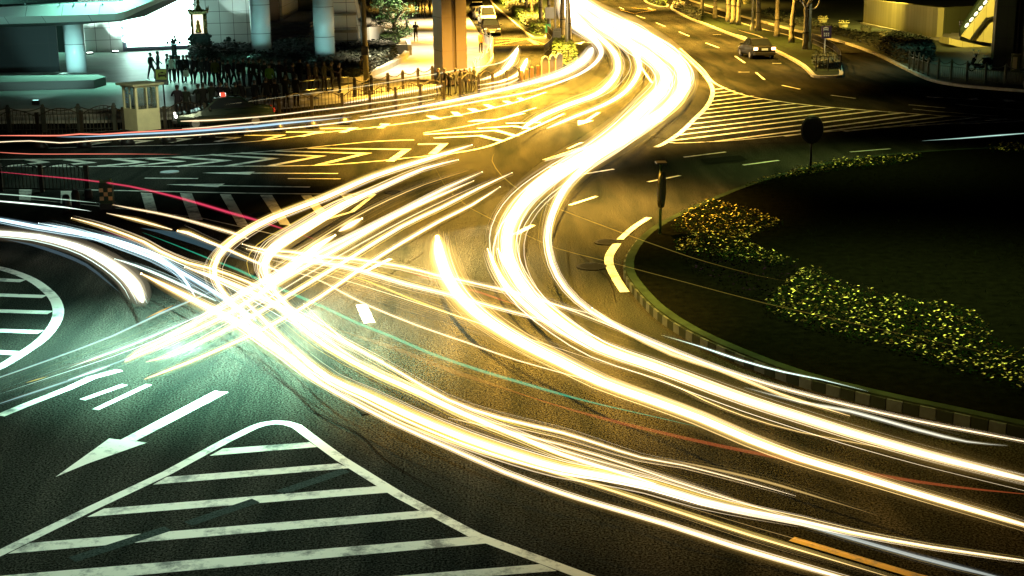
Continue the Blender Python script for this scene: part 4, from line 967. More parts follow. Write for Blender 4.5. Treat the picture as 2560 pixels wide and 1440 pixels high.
# the bright screen
A = G(316, 128.5, PLZ); B = G(478, 121.3, PLZ); d = (B-A).normalized(); nr = Vector((d.y, -d.x, 0)); 
if nr.y > 0: nr = -nr
A2 = A+nr*.45; B2 = B+nr*.45; zb = up(A2, 118); zb2 = up(B2, 112); zt = up(A2, -70)
SCR = glow_mat((.60, 1.0, .85), 9.0)
m = MB(); m.add([(A2.x, A2.y, zb), (B2.x, B2.y, zb2), (B2.x, B2.y, zt), (A2.x, A2.y, zt)], [(0, 1, 2, 3)], 0)
bk = [p+(-nr)*.35 for p in (A2, B2)]
m.add([(A2.x, A2.y, zb), (B2.x, B2.y, zb2), (B2.x, B2.y, zt), (A2.x, A2.y, zt), (bk[0].x, bk[0].y, zb), (bk[1].x, bk[1].y, zb2), (bk[1].x, bk[1].y, zt), (bk[0].x, bk[0].y, zt)], [(0, 1, 5, 4), (1, 2, 6, 5), (2, 3, 7, 6), (3, 0, 4, 7)], 1)
scr = m.build("led_screen", [SCR, BLACK]); tag(scr, "huge glowing white screen on the building wall at upper left", "screen")
# round bulbs protruding at both sides of the screen
for s_, P_, rng in ((-1, A2, (22, 40, 60, 80, 98)), (1, B2, (4, 18, 36, 54, 72, 92))):
    for yy in rng:
        bm_ = MB(); z_ = up(P_, yy); bm_.ball((P_.x+s_*.05*1, P_.y-.05, z_), .30, n=14, m=8, sq=(1, .5, .85)); bm_.build("bulb", SCR, scr, smooth=True)

# ground uplights with beams on the tiled wall
for i, (x, y) in enumerate(((232, 134), (296, 130), (602, 119), (560, 121))):
    A = G(x, y, PLZ); A.y -= .8; m = MB(); m.lathe((0, 0, 0), [(.30, 0), (.30, .10), (.24, .14)], 16); 
    if i == 3: continue
    o = m.build("uplight", [BLACK], loc=(A.x, A.y, PLZ)); m2 = MB(); m2.lathe((0, 0, .141), [(.24, 0), (.23, .012)], 16); m2.build("lens", glow_mat((.85, 1, .9), 14), o)
    tag(o, ["round floor uplight at the left of the pair beside the first column", "round floor uplight near the foot of the glowing screen", "round floor uplight right of the shrine by the second column"][i], "uplight", "floor uplights along the tiled wall")
    l = bpy.data.lights.new("uplight_beam", 'SPOT'); l.energy = 1000; l.color = (.7, 1, .88); l.spot_size = math.radians(58); l.spot_blend = .3; l.shadow_soft_size = .15
    lo = bpy.data.objects.new("uplight_beam", l); C.objects.link(lo); lo.location = (A.x, A.y, PLZ+.2); lo.rotation_euler = Vector((0, .42, 1)).to_track_quat('-Z', 'Y').to_euler(); lo.parent = None

# added floor lamps in the bed and on the forecourt that wash the columns and the canopy
def flood(label, px, py_, tgt, watt, cone, z0=PLZ, col=(.42, .95, .85)):
    A = G(px, py_, z0); t = Vector(tgt)-Vector((A.x, A.y, z0+.35)); m = MB(); m.box((0, 0, .12), (.35, .2, .24)); o = m.build("floodlight", BLACK, loc=A, bevel=.02); tag(o, label, "floodlight", "floodlights of the building")
    m = MB(); m.box((0, .02, .245), (.28, .14, .012)); m.build("lens", glow_mat(col, 3), o)
    l = bpy.data.lights.new("flood_beam", 'SPOT'); l.energy = watt; l.color = col; l.spot_size = math.radians(cone); l.spot_blend = .5; l.shadow_soft_size = .2
    lo = bpy.data.objects.new("flood_beam", l); C.objects.link(lo); lo.location = (A.x, A.y, z0+.6); lo.rotation_euler = t.to_track_quat('-Z', 'Y').to_euler()
for k_, (x, yb, yt) in enumerate(((652, 156, 40), (811, 168, 50), (186, 190, 120))):
    A = G(x, yb, PLZ); flood(["small black floodlight before the column next to the shrine", "small black floodlight before the second round column", "small black floodlight before the column on the plinth"][k_], x-30, yb+16, (A.x, A.y, up(A, yt)), (2600, 2600, 1600)[k_], 75)
flood("small black floodlight on the forecourt in front of the canopy beam", 90, 262, atY_(110, 8, G(100, 205, PLZ).y), 3600, 62)
# big square column with white side
A = G(1085, 203, .15); B = G(1108, 213, .15); Cc = G(1169, 207, .15); zt = up(A, -60)
u = Vector((Cc.x-B.x, Cc.y-B.y, 0)); bw = u.length; un = u.normalized(); vn = Vector((-un.y, un.x, 0)); 
D = Vector((B.x, B.y, 0)); wl = 2.2
r1 = Vector((B.x-.65, B.y+wl, 0)); r2 = r1+u
pc = empty("overpass_pillar", (D.x, D.y, .15)); tag(pc, "tall square pillar with brown front and pale blue side, beside the footpath", "pillar")
m = MB(); g0 = un*bw*.40; g1 = un*bw*.57; dp = Vector((un.y, -un.x, 0)); dp = -dp if dp.y < 0 else dp
prof = [D, D+g0, D+g0+dp*.12, D+g1+dp*.12, D+g1, D+u]
vs = []
for z in (.13, zt): vs += [(p.x, p.y, z) for p in prof]+[(r2.x, r2.y, z), (r1.x, r1.y, z)]
k = 8; m.add(vs, [(i, i+1, k+i+1, k+i) for i in range(5)]+[(5, 6, k+6, k+5), (6, 7, k+7, k+6)], 0); m.add(vs, [(7, 0, k, k+7)], 1); m.add(vs, [tuple(range(k, 2*k))], 0)
part(m, "cladding", [BRN, WHP], root=pc)
m = MB(); q = [D-dp*.05-un*.05, D+u-dp*.05+un*.05, r2+un*.05, r1-un*.05]; m.prism([(p.x, p.y) for p in q], .14, .9); part(m, "base_course", mat("pillar_base", (.04, .03, .03), .5), root=pc)

# white ramp wall and planter walls beside the footpath
m = MB(); wallpx(m, (925, 122), (961, 108), 68, th=.3, z0=.15, ytop2=66); tag(boxuv(m.build("ramp_wall", WHP)), "white wall of the ramp, right of the dark pole", "wall")
m = MB(); wallpx(m, (948, 128), (1020, 138), 112, th=.35, z0=.15, ytop2=112); wallpx(m, (1020, 138), (1014, 122), 112, th=.3, z0=.15); tag(m.build("planter_wall", CONC), "low pale planter wall at the corner of the footpath", "wall")
m = MB()
Q = smooth_pts([G(x, y, .15) for x, y in ((1018, 138), (1005, 152), (970, 172), (935, 188), (918, 196))], .6)
for a, b in zip(Q, Q[1:]): c = (a+b)/2; m.box((c.x, c.y, .32), ((b-a).length*1.04, .4, .38), math.atan2(b.y-a.y, b.x-a.x))
Q = smooth_pts([G(x, y, .45) for x, y in ((912, 195), (900, 204), (860, 206), (780, 200), (690, 191), (600, 178))], .6)
for a, b in zip(Q, Q[1:]): c = (a+b)/2; m.box((c.x, c.y, .55), ((b-a).length*1.04, .3, .35), math.atan2(b.y-a.y, b.x-a.x))
tag(m.build("planter_kerb", CONC), "low curving kerb around the planting bed by the columns", "kerb")

# ------------------------------------------------------------------ upper right: yellow wall, stair, dark pillar
YW = tile_mat("board_marked_wall", (0.50, 0.45, 0.20), 0.9, 60, rough=0.8, gap=(.22, .19, .07), var=.2)
yw = empty("boundary_wall", G(2345, 98, .16)); tag(yw, "tall yellow lit wall of vertical boards at upper right", "wall")
m = MB(); wallpx(m, (2158, 58), (2341, 97), -2, th=.5, z0=.16, ytop2=19); part(m, "board_wall", YW, root=yw)
m = MB(); wallpx(m, (2150, 60), (2338, 100), 56, th=.25, z0=.16, ytop2=96); part(m, "footing", CONC, root=yw)
m = MB(); wallpx(m, (2343, 95), (2450, 78), 20, th=.4, z0=.16, ytop2=14); part(m, "side_wall", tile_mat("olive_wall", (.22, .24, .10), 3.2, 60, rough=.8, gap=(.08, .09, .03)), root=yw)
st = empty("stairway", G(2410, 100, .16)); tag(st, "pale stair with slanting parapet and a row of oval lights at upper right", "stair")
Yst = G(2440, 118, .16).y
def py(px, py_, off=0.0): return atY(px, py_, Yst+off)
m = MB()
def slabY(m, pts, th, off=0.0, mi=0):
    P = [py(x, y, off) for x, y in pts]; n = len(P); Q = [Vector((p.x, p.y+th, p.z)) for p in P]
    m.add(P+Q, [tuple(range(n)), tuple(range(2*n-1, n-1, -1))]+[(i, (i+1) % n, n+(i+1) % n, n+i) for i in range(n)], mi)
slabY(m, [(2373, 95), (2482, 120), (2482, 136), (2373, 111)], 2.5); part(m, "base_block", YW, root=st)
m = MB(); slabY(m, [(2405, 91), (2425, 99), (2466, 47), (2487, 40), (2512, -30), (2500, -30), (2470, 7), (2409, 85)], .3, .3); part(m, "parapet", YW, root=st)
m = MB(); slabY(m, [(2428, 101), (2482, 108), (2488, 45), (2468, 48)], .4, .6); part(m, "under_wall", YW, root=st)
m = MB(); slabY(m, [(2425, 99.5), (2430, 101), (2470, 49), (2486, 47), (2486, 40), (2466, 45)], .2, .05); part(m, "handrail", BLACK, root=st)
m = MB(); slabY(m, [(2405, 90), (2402, 72), (2440, 16), (2470, -30), (2492, -30), (2412, 80)], .5, .9); part(m, "dark_stringer", mat("stringer", (.015, .03, .01), .6), root=st)
m = MB(); slabY(m, [(2402, 92), (2403, 52), (2414, 52), (2412, 90)], .5, 1.5); part(m, "dark_post", BLACK, root=st)
for k in range(6):
    t = k/4; p = py(2417+t*46, 63-t*57, .25); m = MB(); m.ball((0, 0, 0), .11, n=12, m=8, sq=(1, .5, 1.9)); o = m.build("oval_light", glow_mat((1, .95, .55), 3.0), st, smooth=True)
    o.location = p-st.location; o.rotation_euler = (0, math.radians(38), 0)
m = MB()
for a, yb in ((2335, 96), (2352, 98), (2370, 100)):
    P = [G(x, y, .16) for x, y in ((a, yb+4), (2400, yb+12), (2400, yb-6), (a+8, yb-6))]; m.prism([(p.x, p.y) for p in P], .15, .3+(a-2335)*.008)
part(m, "low_steps", CONC, root=st, uv=False)
dp_ = empty("dark_pillar", G(2510, 178, .16)); tag(dp_, "very dark broad pillar at the top right corner behind the railing", "pillar")
GP = tile_mat("green_black_panel", (.018, .034, .010), 50, 2.0, rough=.4, gap=(.01, .015, .01)); A = G(2481, 176, .16); zt = up(A, -60)
m = MB(); B = G(2600, 178, .16); m.prism([(A.x, A.y), (A.x+1.1, A.y-.4), (A.x+1.3, A.y+.2), (B.x, B.y-.4), (B.x, B.y+.9), (A.x+.15, A.y+.9)], .15, zt); part(m, "cladding", GP, root=dp_)
m = MB(); m.prism([(A.x-.04, A.y-.02), (A.x+1.1, A.y-.46), (A.x+1.2, A.y+.05), (A.x+.3, A.y+.6)], .15, .95); part(m, "base_course", BLACK, root=dp_)
m = MB(); m.tube([(A.x+1.35, A.y-.3, .15), (A.x+1.35, A.y-.3, zt)], .07, 8); part(m, "downpipe", IRONB, root=dp_, uv=False)
A = G(2537, 180, .16); m = MB(); m.box((0, 0, .55), (.5, .4, 1.05)); o = m.build("litter_bin", mat("bin_green", (.10, .14, .05), .5), loc=A, rz=-.3, bevel=.03); tag(o, "green litter bin with pale front beside the dark pillar", "bin")
m = MB(); m.box((-.05, -.215, .55), (.26, .03, .8)); m.build("front_panel", mat("bin_front", (.55, .50, .28), .5), o)
m = MB(); m.box((0, 0, 1.10), (.56, .46, .06)); m.build("lid", mat("bin_lid", (.30, .32, .15), .5), o)
# big dim structure far behind the top right
m = MB(); wallpx(m, (1900, -30), (2240, -20), -120, th=2, z0=.1); tag(m.build("far_building", mat("far_wall", (.03, .03, .015), .8)), "dark building beyond the trees at the top right", "building")

# ------------------------------------------------------------------ poles and lamps
def pole(label, px, py_, ytop, r, matp, z0=.15, base=True, head=None, name="street_lamp", cat="street lamp", group=None):
    A = G(px, py_, z0); zt = up(A, ytop); root = empty(name, (A.x, A.y, z0)); tag(root, label, cat, group); H = zt-z0
    m = MB(); m.tube([(0, 0, 0), (0, 0, H)], [r, r*.7], 12); m.build("pole", matp, root, smooth=True)
    if base: m = MB(); m.lathe((0, 0, 0), [(r*1.9, 0), (r*1.9, .35), (r*1.2, .6), (r*1.2, .62)], 12); m.build("base", matp, root, smooth=False)
    if head == 'arm':
        m = MB(); m.tube([(0, 0, H-.1), (-.8, -.4, H+.5), (-2.0, -.9, H+.7)], r*.5, 8); m.build("arm", matp, root, smooth=True)
        m = MB(); m.box((-2.3, -1.0, H+.68), (.9, .3, .14)); l = m.build("lamp_head", matp, root); m = MB(); m.box((-2.3, -1.0, H+.60), (.7, .22, .02)); m.build("lens", glow_mat((1, .7, .25), 10), l)
    LASTP[0] = root
    return root
LASTP = [None]
pole("pale blue lamp pole beside the last tree of the right strip", 2023, 123, -160, .13, mat("pale_blue_paint", (.42, .58, .66), .4), z0=.16, head='arm')
o = LASTP[0]
A = G(2023, 123, .16); m = MB()
R_ = .62; Z_ = up(A, 3)-.16
m.tube([(R_*math.cos(a), 0, Z_+R_*math.sin(a)) for a in [math.pi*(1+k/14) for k in range(15)]], .05, 6); m.build("ring_bracket", WHITE, o, smooth=True)
pole("slim yellow lit lamp pole among the trees of the right strip", 1881, 75, -160, .12, mat("grey_paint", (.50, .50, .40), .5), z0=.16, head='arm')
pole("white lamp pole with flared foot on the hedge island nose", 1417, 125, -170, .12, WHITE, head='arm')
pole("slim white lamp pole left of the white notice board", 1388, 106, -170, .10, WHITE, head='arm')
pole("dark green steel pole with a black box, standing at the foot of the planting bed", 917, 236, -120, .17, mat("dark_green_paint", (.14, .12, .05), .5), base=False, name="utility_pole", cat="pole")
o = LASTP[0]; A = G(917, 236, .15); Z_ = up(A, 126)-.15; m = MB(); m.box((0, -.2, Z_), (.38, .3, .5)); m.build("control_box", BLACK, o)
for lb, x, yb, yt in (("small pale lamp post close left of the dark green pole", 906, 144, 47), ("small pale lamp post in front of the dark bushes", 951, 70, 8)):
    A = G(x, yb, .3); H = up(A, yt)-.3; root = empty("lamp_post", A); tag(root, lb, "lamp post", "small lamp posts by the building"); m = MB(); m.tube([(0, 0, 0), (0, 0, H)], .06, 8); m.build("post", STEEL, root, smooth=True)
    m = MB(); m.lathe((0, 0, H), [(.10, -.25), (.30, -.02), (.30, .04), (.05, .12)], 14); m.build("lamp_shade", STEEL, root, smooth=True)

# ================================================================== railings
def arched_panel(mb_rail, mb_bars, a, b, h, arch, gap=.13, low=.12, r=.018, infill=0):
    """railing panel between plan points a and b with an arched top"""
    d = b-a; L = d.length; n = max(4, int(L/gap)); top = []
    for k in range(n+1):
        t = k/n; top.append(a+d*t+Vector((0, 0, h*.78+arch*math.sin(math.pi*t))))
    mb_rail.tube([a+Vector((0, 0, low))]+top+[b+Vector((0, 0, low)), a+Vector((0, 0, low))], .026, 6)
    for k in range(1, n):
        q = a+d*(k/n); mb_bars.tube([q+Vector((0, 0, low)), top[k]], r, 4, cap=False)
def swag_panel(mb_rail, mb_bars, a, b, h, gap=.13, low=.12, r=.015):
    d = b-a; L = d.length; n = max(4, int(L/gap)); top = []
    for k in range(13):
        t = k/12; top.append(a+d*t+Vector((0, 0, h*.95-.20*math.sin(math.pi*t))))
    mb_rail.tube(top, .028, 6); mb_rail.tube([a+Vector((0, 0, h*.66)), b+Vector((0, 0, h*.66))], .02, 5); mb_rail.tube([a+Vector((0, 0, low)), b+Vector((0, 0, low))], .02, 5)
    for k in range(1, n):
        q = a+d*(k/n); mb_bars.tube([q+Vector((0, 0, low)), q+Vector((0, 0, h*.66))], r, 4, cap=False)
def fence(label, pts_px, h, style, matf, z0=0.0, arch=.25, post=.09, gap=.13, matp=None, group=None, cap=True, bars=None, r=.015):
    P = [G(x, y, z0) for x, y in pts_px]; root = empty("railing", P[0]); tag(root, label, "railing", group); o0 = P[0]; P = [p-o0 for p in P]
    for p in P:
        m = MB(); m.box((p.x, p.y, h*.48), (post*2, post*2, h*.96)); 
        if cap: m.ball((p.x, p.y, h*.99), post*.95, n=8, m=5)
        m.build("post", matp or matf, root)
    for a, b in zip(P, P[1:]):
        ra = MB(); ba = MB()
        if style == 'arch': arched_panel(ra, ba, a, b, h, arch, gap, r=r)
        elif style == 'swag': swag_panel(ra, ba, a, b, h, gap, r=r)
        else:
            for zz in (h*.95, h*.5, .15): ra.tube([a+Vector((0, 0, zz)), b+Vector((0, 0, zz))], .025, 6)
            n = max(2, int((b-a).length/gap))
            for k in range(1, n): q = a+(b-a)*(k/n); ba.tube([q+Vector((0, 0, .12)), q+Vector((0, 0, h*.95))], r, 4, cap=False)
        o = ra.build("panel", matf, root); ba.build("bars", bars or matf, o)
    return root
fence("long railing of arched panels along the taxi lane, from the left edge to the bollards", [(-12, 352), (97, 346), (207, 339), (312, 331), (415, 329), (515, 320), (611, 311), (700, 304), (781, 298), (857, 292), (926, 284), (990, 275), (1052, 266), (1110, 258)], 1.25, 'arch', IRONB, arch=.35, gap=.17, cap=False, post=.075)
fence("three arched railing panels right of the crowd at the pillar", [(1150, 246), (1197, 239), (1232, 232), (1267, 226), (1299, 220)], 1.25, 'arch', IRONB, arch=.35, gap=.15, cap=False, post=.07)
fence("swagged railing behind the arched one, left of the booth", [(-60, 331), (25, 331), (112, 330), (200, 328), (289, 326)], 1.25, 'swag', mat("railing_dull", (.05, .055, .045), .5, metal=.3), gap=.16)
fence("swagged railing at the edge of the footpath, left of the pillar", [(888, 249), (930, 243), (971, 236), (1008, 229), (1046, 222), (1082, 216)], 1.2, 'swag', IRONB, gap=.14)
fence("glazed railing with thin steel posts behind the taxi", [(478, 286), (525, 281), (572, 276), (615, 271), (658, 265), (706, 259), (751, 253), (788, 249), (823, 246), (872, 240)], 1.15, 'rail', mat("rail_steel", (.22, .26, .22), .3, metal=.7), gap=9, post=.03)
fence("curved white railing with swirls beside the side street", [(1206, 108), (1215, 112), (1226, 120), (1231, 130), (1229, 141), (1222, 154), (1211, 167), (1200, 179), (1190, 191), (1184, 202)], 1.15, 'swag', WHITE, gap=.16, post=.06, z0=.15, r=.03)
fence("dark small railing around the hedge at the tip of the tree strip", [(2040, 177), (2070, 178), (2101, 176), (2098, 160), (2085, 143), (2060, 127), (2030, 113)], 1.0, 'rail', BLACK, gap=.2, post=.035, z0=.16, cap=False)
fence("pale swagged railing at right, ahead of the scooter", [(2273, 172), (2284, 176), (2296, 180), (2307, 185), (2320, 190), (2345, 197), (2377, 200), (2416, 204), (2463, 209), (2512, 213), (2562, 217)], 1.2, 'swag', mat("railing_grey_green", (.09, .11, .09), .4, metal=.4), gap=.16, z0=.16, post=.06)
fence("dark curved railing on the far side of the island nose, by the notice board", [(1367, 98), (1374, 104), (1380, 112), (1383, 122), (1380, 134), (1372, 144), (1362, 154)], 1.3, 'rail', BLACK, gap=.14, post=.04, cap=False)
fence("low black railing in front of the island hedge", [(1362, 171), (1392, 172), (1421, 170)], 1.3, 'rail', BLACK, gap=.22, post=.04, cap=False)
fence("pair of dark arched railing panels at the left edge in mid road", [(-100, 481), (4, 478), (106, 480), (220, 482)], 1.05, 'arch', mat("railing_dark", (.035, .04, .03), .5, metal=.3), arch=.22, gap=.14, post=.07, cap=False)
# arched board panels with light frames by the bollards
PF = mat("panel_frame", (.30, .26, .18), .5); PM = mat("panel_mesh", (.10, .08, .04), .6)
for i, (x0, y0, x1, y1) in enumerate(((1354, 204, 1371, 201), (1373, 201, 1387, 197), (1389, 197, 1406, 190))):
    a = G(x0, y0); b = G(x1, y1); d = b-a; L = d.length; u = d.normalized(); H = 1.5; N = 10
    out = [a]+[a+d*(.5-.5*math.cos(math.pi*k/N))+Vector((0, 0, H*.78+H*.24*math.sin(math.pi*k/N))) for k in range(N+1)]+[b]
    ob = empty("barrier_panel", a); tag(ob, ["arched barrier panel nearest the bollards", "middle arched barrier panel of the three before the island hedge", "arched barrier panel touching the island hedge"][i], "barrier", "arched barrier panels")
    m = MB(); m.tube([p-a for p in out]+[Vector((0, 0, 0))], .05, 6); m.build("frame", PF, ob)
    nn = Vector((-u.y, u.x, 0))*.02; m = MB(); q = [p-a for p in out]; k = len(q); m.add([p+nn for p in q]+[p-nn for p in q], [tuple(range(k)), tuple(range(2*k-1, k-1, -1))]+[(j, (j+1) % k, k+(j+1) % k, k+j) for j in range(k)]); m.build("infill", PM, ob)
# brown bollards
for i, (x, y) in enumerate(((1304, 218), (1317, 213), (1330, 207), (1345, 203))):
    A = G(x, y); m = MB(); m.lathe((0, 0, 0), [(.11, 0), (.11, .95), (.08, 1.0)], 12); o = m.build("bollard", mat("bollard_brown", (.14, .07, .025), .5), loc=A)
    tag(o, f"brown bollard, {ords[i]} to the right of the arched railing", "bollard", "brown bollards before the side street"); m = MB(); m.lathe((0, 0, .72), [(.115, 0), (.115, .14)], 12); m.build("band", mat("bollard_band", (.12, .06, .03), .5), o)
# black bollards at left mid road
for i, (x, y, h) in enumerate(((168, 532, .62), (191, 519, .62), (222, 497, .35))):
    A = G(x, y); m = MB(); m.lathe((0, 0, 0), [(.13, 0), (.15, .08), (.13, h*.8), (.09, h*.97), (.02, h)], 14); o = m.build("bollard", BLACK, loc=A, smooth=True)
    tag(o, ["black bollard in front of its twin, left of the hazard post", "black bollard behind its twin, nearer the hazard post", "low black bollard stump by the end of the dark railing"][i], "bollard", "black bollards at left")
# black rubber domes on the road line
for i, (x, y) in enumerate(((102, 372), (211, 368), (319, 361), (423, 354), (521, 345), (612, 336), (697, 327), (780, 320), (860, 311))):
    A = G(x, y); m = MB(); m.lathe((0, 0, 0), [(.34, 0), (.32, .12), (.20, .30), (.02, .37)], 14); o = m.build("rubber_dome", BLACK, loc=A, smooth=True)
    tag(o, f"black dome stud on the lane line, {ords[i]} from the left", "road stud", "black dome studs in a row")
# hazard post with checkered block
A = G(270, 522); root = empty("hazard_post", A, .1); tag(root, "checkered hazard post between dark railing and striped bars", "hazard post")
m = MB(); m.box((0, 0, .10), (.46, .4, .2)); m.build("base", BLACK, root)
m = MB(); m.box((0, 0, .55), (.42, .34, .72)); b_ = m.build("block", mat("hazard_dark", (.03, .06, .02), .5), root, bevel=.02)
HY = mat("hazard_orange", (.75, .42, .18), .5); HW = mat("hazard_pale", (.6, .6, .5), .5); m = MB()
for i in range(3):
    for j in range(3):
        if (i+j) % 2 == 0: m.box((-.14+i*.14, -.175, .38+j*.14), (.13, .012, .13), mi=0 if i != 1 else 0)
for j in range(2): m.box((-.215, -.05, .36+j*.26), (.012, .13, .13), mi=1)
m.build("checker_squares", [HY, HW], b_)
m = MB(); m.box((0, 0, .95), (.36, .28, .08)); m.box((-.16, -.1, 1.0), (.05, .05, .06)); m.box((.16, -.1, 1.0), (.05, .05, .06)); m.build("cap", mat("hazard_cap", (.05, .12, .03), .5), root)

# ------------------------------------------------------------------ booth
BW = mat("booth_cream", (.60, .58, .38), .5, var=.12, vscale=2); A = G(358, 326, .10)
bo = empty("guard_booth", A, math.radians(44)); tag(bo, "small cream booth with windows and flat roof by the taxi rank", "booth")
s = .60; hw = 2.15
m = MB(); m.box((0, 0, .50), (2*s, 2*s, 1.0)); m.build("lower_wall", BW, bo)
m = MB(); m.box((0, 0, .02), (2*s+.06, 2*s+.06, .08)); m.build("base", BLACK, bo)
m = MB(); m.box((0, 0, hw+.04), (2*s+.42, 2*s+.42, .10)); m.box((0, 0, hw-.05), (2*s+.1, 2*s+.1, .08)); m.build("roof", mat("booth_roof", (.30, .32, .22), .6), bo, bevel=.015)
for sx in (-1, 1):
    for sy in (-1, 1): m = MB(); m.box((sx*(s-.05), sy*(s-.05), 1.0+(hw-1.09)/2), (.11, .11, hw-1.09)); m.build("corner_post", BW, bo)
for (dx, dy) in ((0, -1), (0, 1), (-1, 0), (1, 0)):
    m = MB(); m.box((dx*(s-.04), dy*(s-.04), 1.03), ((2*s-.2) if dy else .07, (2*s-.2) if dx else .07, .07)); 
    for q in (-.05, .0): 
        if dy: m.box((q*0, dy*(s-.04), 1.55), (.05, .05, 1.0))
        else: m.box((dx*(s-.04), 0, 1.55), (.05, .05, 1.0))
        break
    f = m.build("window_frame", BW, bo)
    m = MB(); m.box((dx*(s-.06), dy*(s-.06), 1.55), ((2*s-.2) if dy else .012, (2*s-.2) if dx else .012, .98))
    gm = mat("booth_glass", (.05, .08, .07), .05); gm.node_tree.nodes["Principled BSDF"].inputs["Alpha"].default_value = .35; m.build("window_pane", gm, f)
m = MB()
for k, z in enumerate((1.78, 1.64, 1.50, 1.36)):
    m.box((-s-.004, .22, z), (.01, .10, .07)); m.box((-s-.004, .34, z+.02), (.01, .03, .09))
m.box((-s-.004, -.1, 1.78), (.01, .10, .07)); m.build("notice_characters", mat("blue_print", (.10, .25, .45), .5), bo)

# ------------------------------------------------------------------ signs
def taxi_icon(mb, y, zc, s, mi=0):
    """front view of a taxi drawn with flat raised strokes"""
    def seg(a, b, w=.03):
        mb.tube([(a[0]*s, y, zc+a[1]*s), (b[0]*s, y, zc+b[1]*s)], w*s, 6, mi)
    pts = [(-.42, -.02), (-.32, .22), (.32, .22), (.42, -.02)]
    for a, b in zip(pts, pts[1:]): seg(a, b, .05)
    mb.box((0, y, zc-.10*s), (.62*s, .02, .17*s), mi=mi); mb.box((0, y, zc+.02*s), (.84*s, .02, .07*s), mi=mi)
    for q in (-.36, .36):
        mb.box((q*s, y, zc-.10*s), (.13*s, .02, .24*s), mi=mi); mb.box((q*s, y, zc-.25*s), (.11*s, .02, .10*s), mi=mi)
    mb.box((0, y, zc+.30*s), (.26*s, .02, .09*s), mi=mi)
A = G(414, 292, .15); root = empty("taxi_sign", A, .05); tag(root, "taxi rank sign with green panel and taxi symbol above the booth", "sign")
H = up(A, 172)-.15; hb = up(A, 212)-.15
m = MB(); m.tube([(0, 0, 0), (0, 0, H-.1)], .04, 8); m.build("pole", BLACK, root)
m = MB(); m.box((-.05, -.05, (H+hb)/2), (.66, .06, H-hb)); bd = m.build("board", mat("sign_blue_grey", (.05, .07, .10), .4), root, bevel=.015)
m = MB(); m.box((-.05, -.084, (H+hb)/2+.12), (.52, .012, (H-hb)*.62)); m.build("green_panel", mat("sign_green", (.22, .36, .08), .4), bd)
m = MB(); taxi_icon(m, -.096, (H+hb)/2+.10, .46); m.build("taxi_symbol", BLACK, bd)
m = MB()
for k in range(5): m.box((-.27+k*.11, -.084, hb+.12), (.07, .01, .10))
m.build("lettering", mat("dim_lettering", (.16, .18, .20), .5), bd)
A = G(2061, 152, .16); root = empty("taxi_sign", A, 0); tag(root, "dark violet taxi sign on a thin pole at the tip of the tree strip", "sign")
H = up(A, 65)-.16; hb = up(A, 96)-.16
m = MB(); m.tube([(0, 0, 0), (0, 0, H-.1)], .035, 8); m.build("pole", STEEL, root)
m = MB(); m.box((.05, -.05, (H+hb)/2), (.70, .06, H-hb)); bd = m.build("board", mat("sign_violet", (.035, .02, .09), .5), root, bevel=.015)
m = MB(); taxi_icon(m, -.09, (H+hb)/2+.22, .42); m.build("taxi_symbol", mat("sign_pale", (.45, .50, .62), .5), bd); m = MB()
for k in range(3):
    for r_ in range(2): m.box((-.09+k*.14, -.09, hb+.33-r_*.14), (.08, .012, .08)); m.box((-.09+k*.14, -.09, hb+.39-r_*.14), (.11, .012, .018))
m.build("lettering", mat("sign_pale", (.45, .50, .62), .5), bd)
A = G(1393, 118, .15); root = empty("notice_board", A, .05); tag(root, "white notice board on two legs beside the pole on the island nose", "notice board"); m = MB(); m.box((0, 0, 1.15), (.62, .05, .78)); bd = m.build("board", mat("notice_white", (.62, .60, .50), .5), root)
m = MB()
for k in range(4): m.box((-.2+k*.13, -.032, 1.38), (.08, .01, .09))
for k in range(3): m.box((0, -.032, 1.2-k*.13), (.44, .01, .02))
m.build("lettering", mat("notice_ink", (.25, .22, .15), .5), bd)
m = MB(); [m.box((q, 0, .38), (.05, .05, .78)) for q in (-.25, .25)]; m.build("legs", PF, root)
A = G(1372, 78, 0.0); root = empty("notice_board", A, 0); tag(root, "large pale lit board standing in the white glare of the top road", "notice board"); m = MB(); zb = up(A, 46); zt = up(A, 18); m.box((.15, 0, (zb+zt)/2), (1.0, .08, zt-zb)); m.build("board", WHITE, root); m = MB(); m.box((.15, 0, zb/2), (.08, .08, zb)); m.build("pole", STEEL, root)
A = G(1370, 95, .15); root = empty("street_sign", A, .5); tag(root, "small green street sign at the tip of the central hedge", "sign"); m = MB(); m.tube([(0, 0, 0), (0, 0, 1.1)], .03, 8); m.build("pole", STEEL, root); m = MB(); m.box((0, -.04, .85), (.5, .04, .75)); m.build("plate", mat("sign_teal", (.02, .25, .18), .4), root)

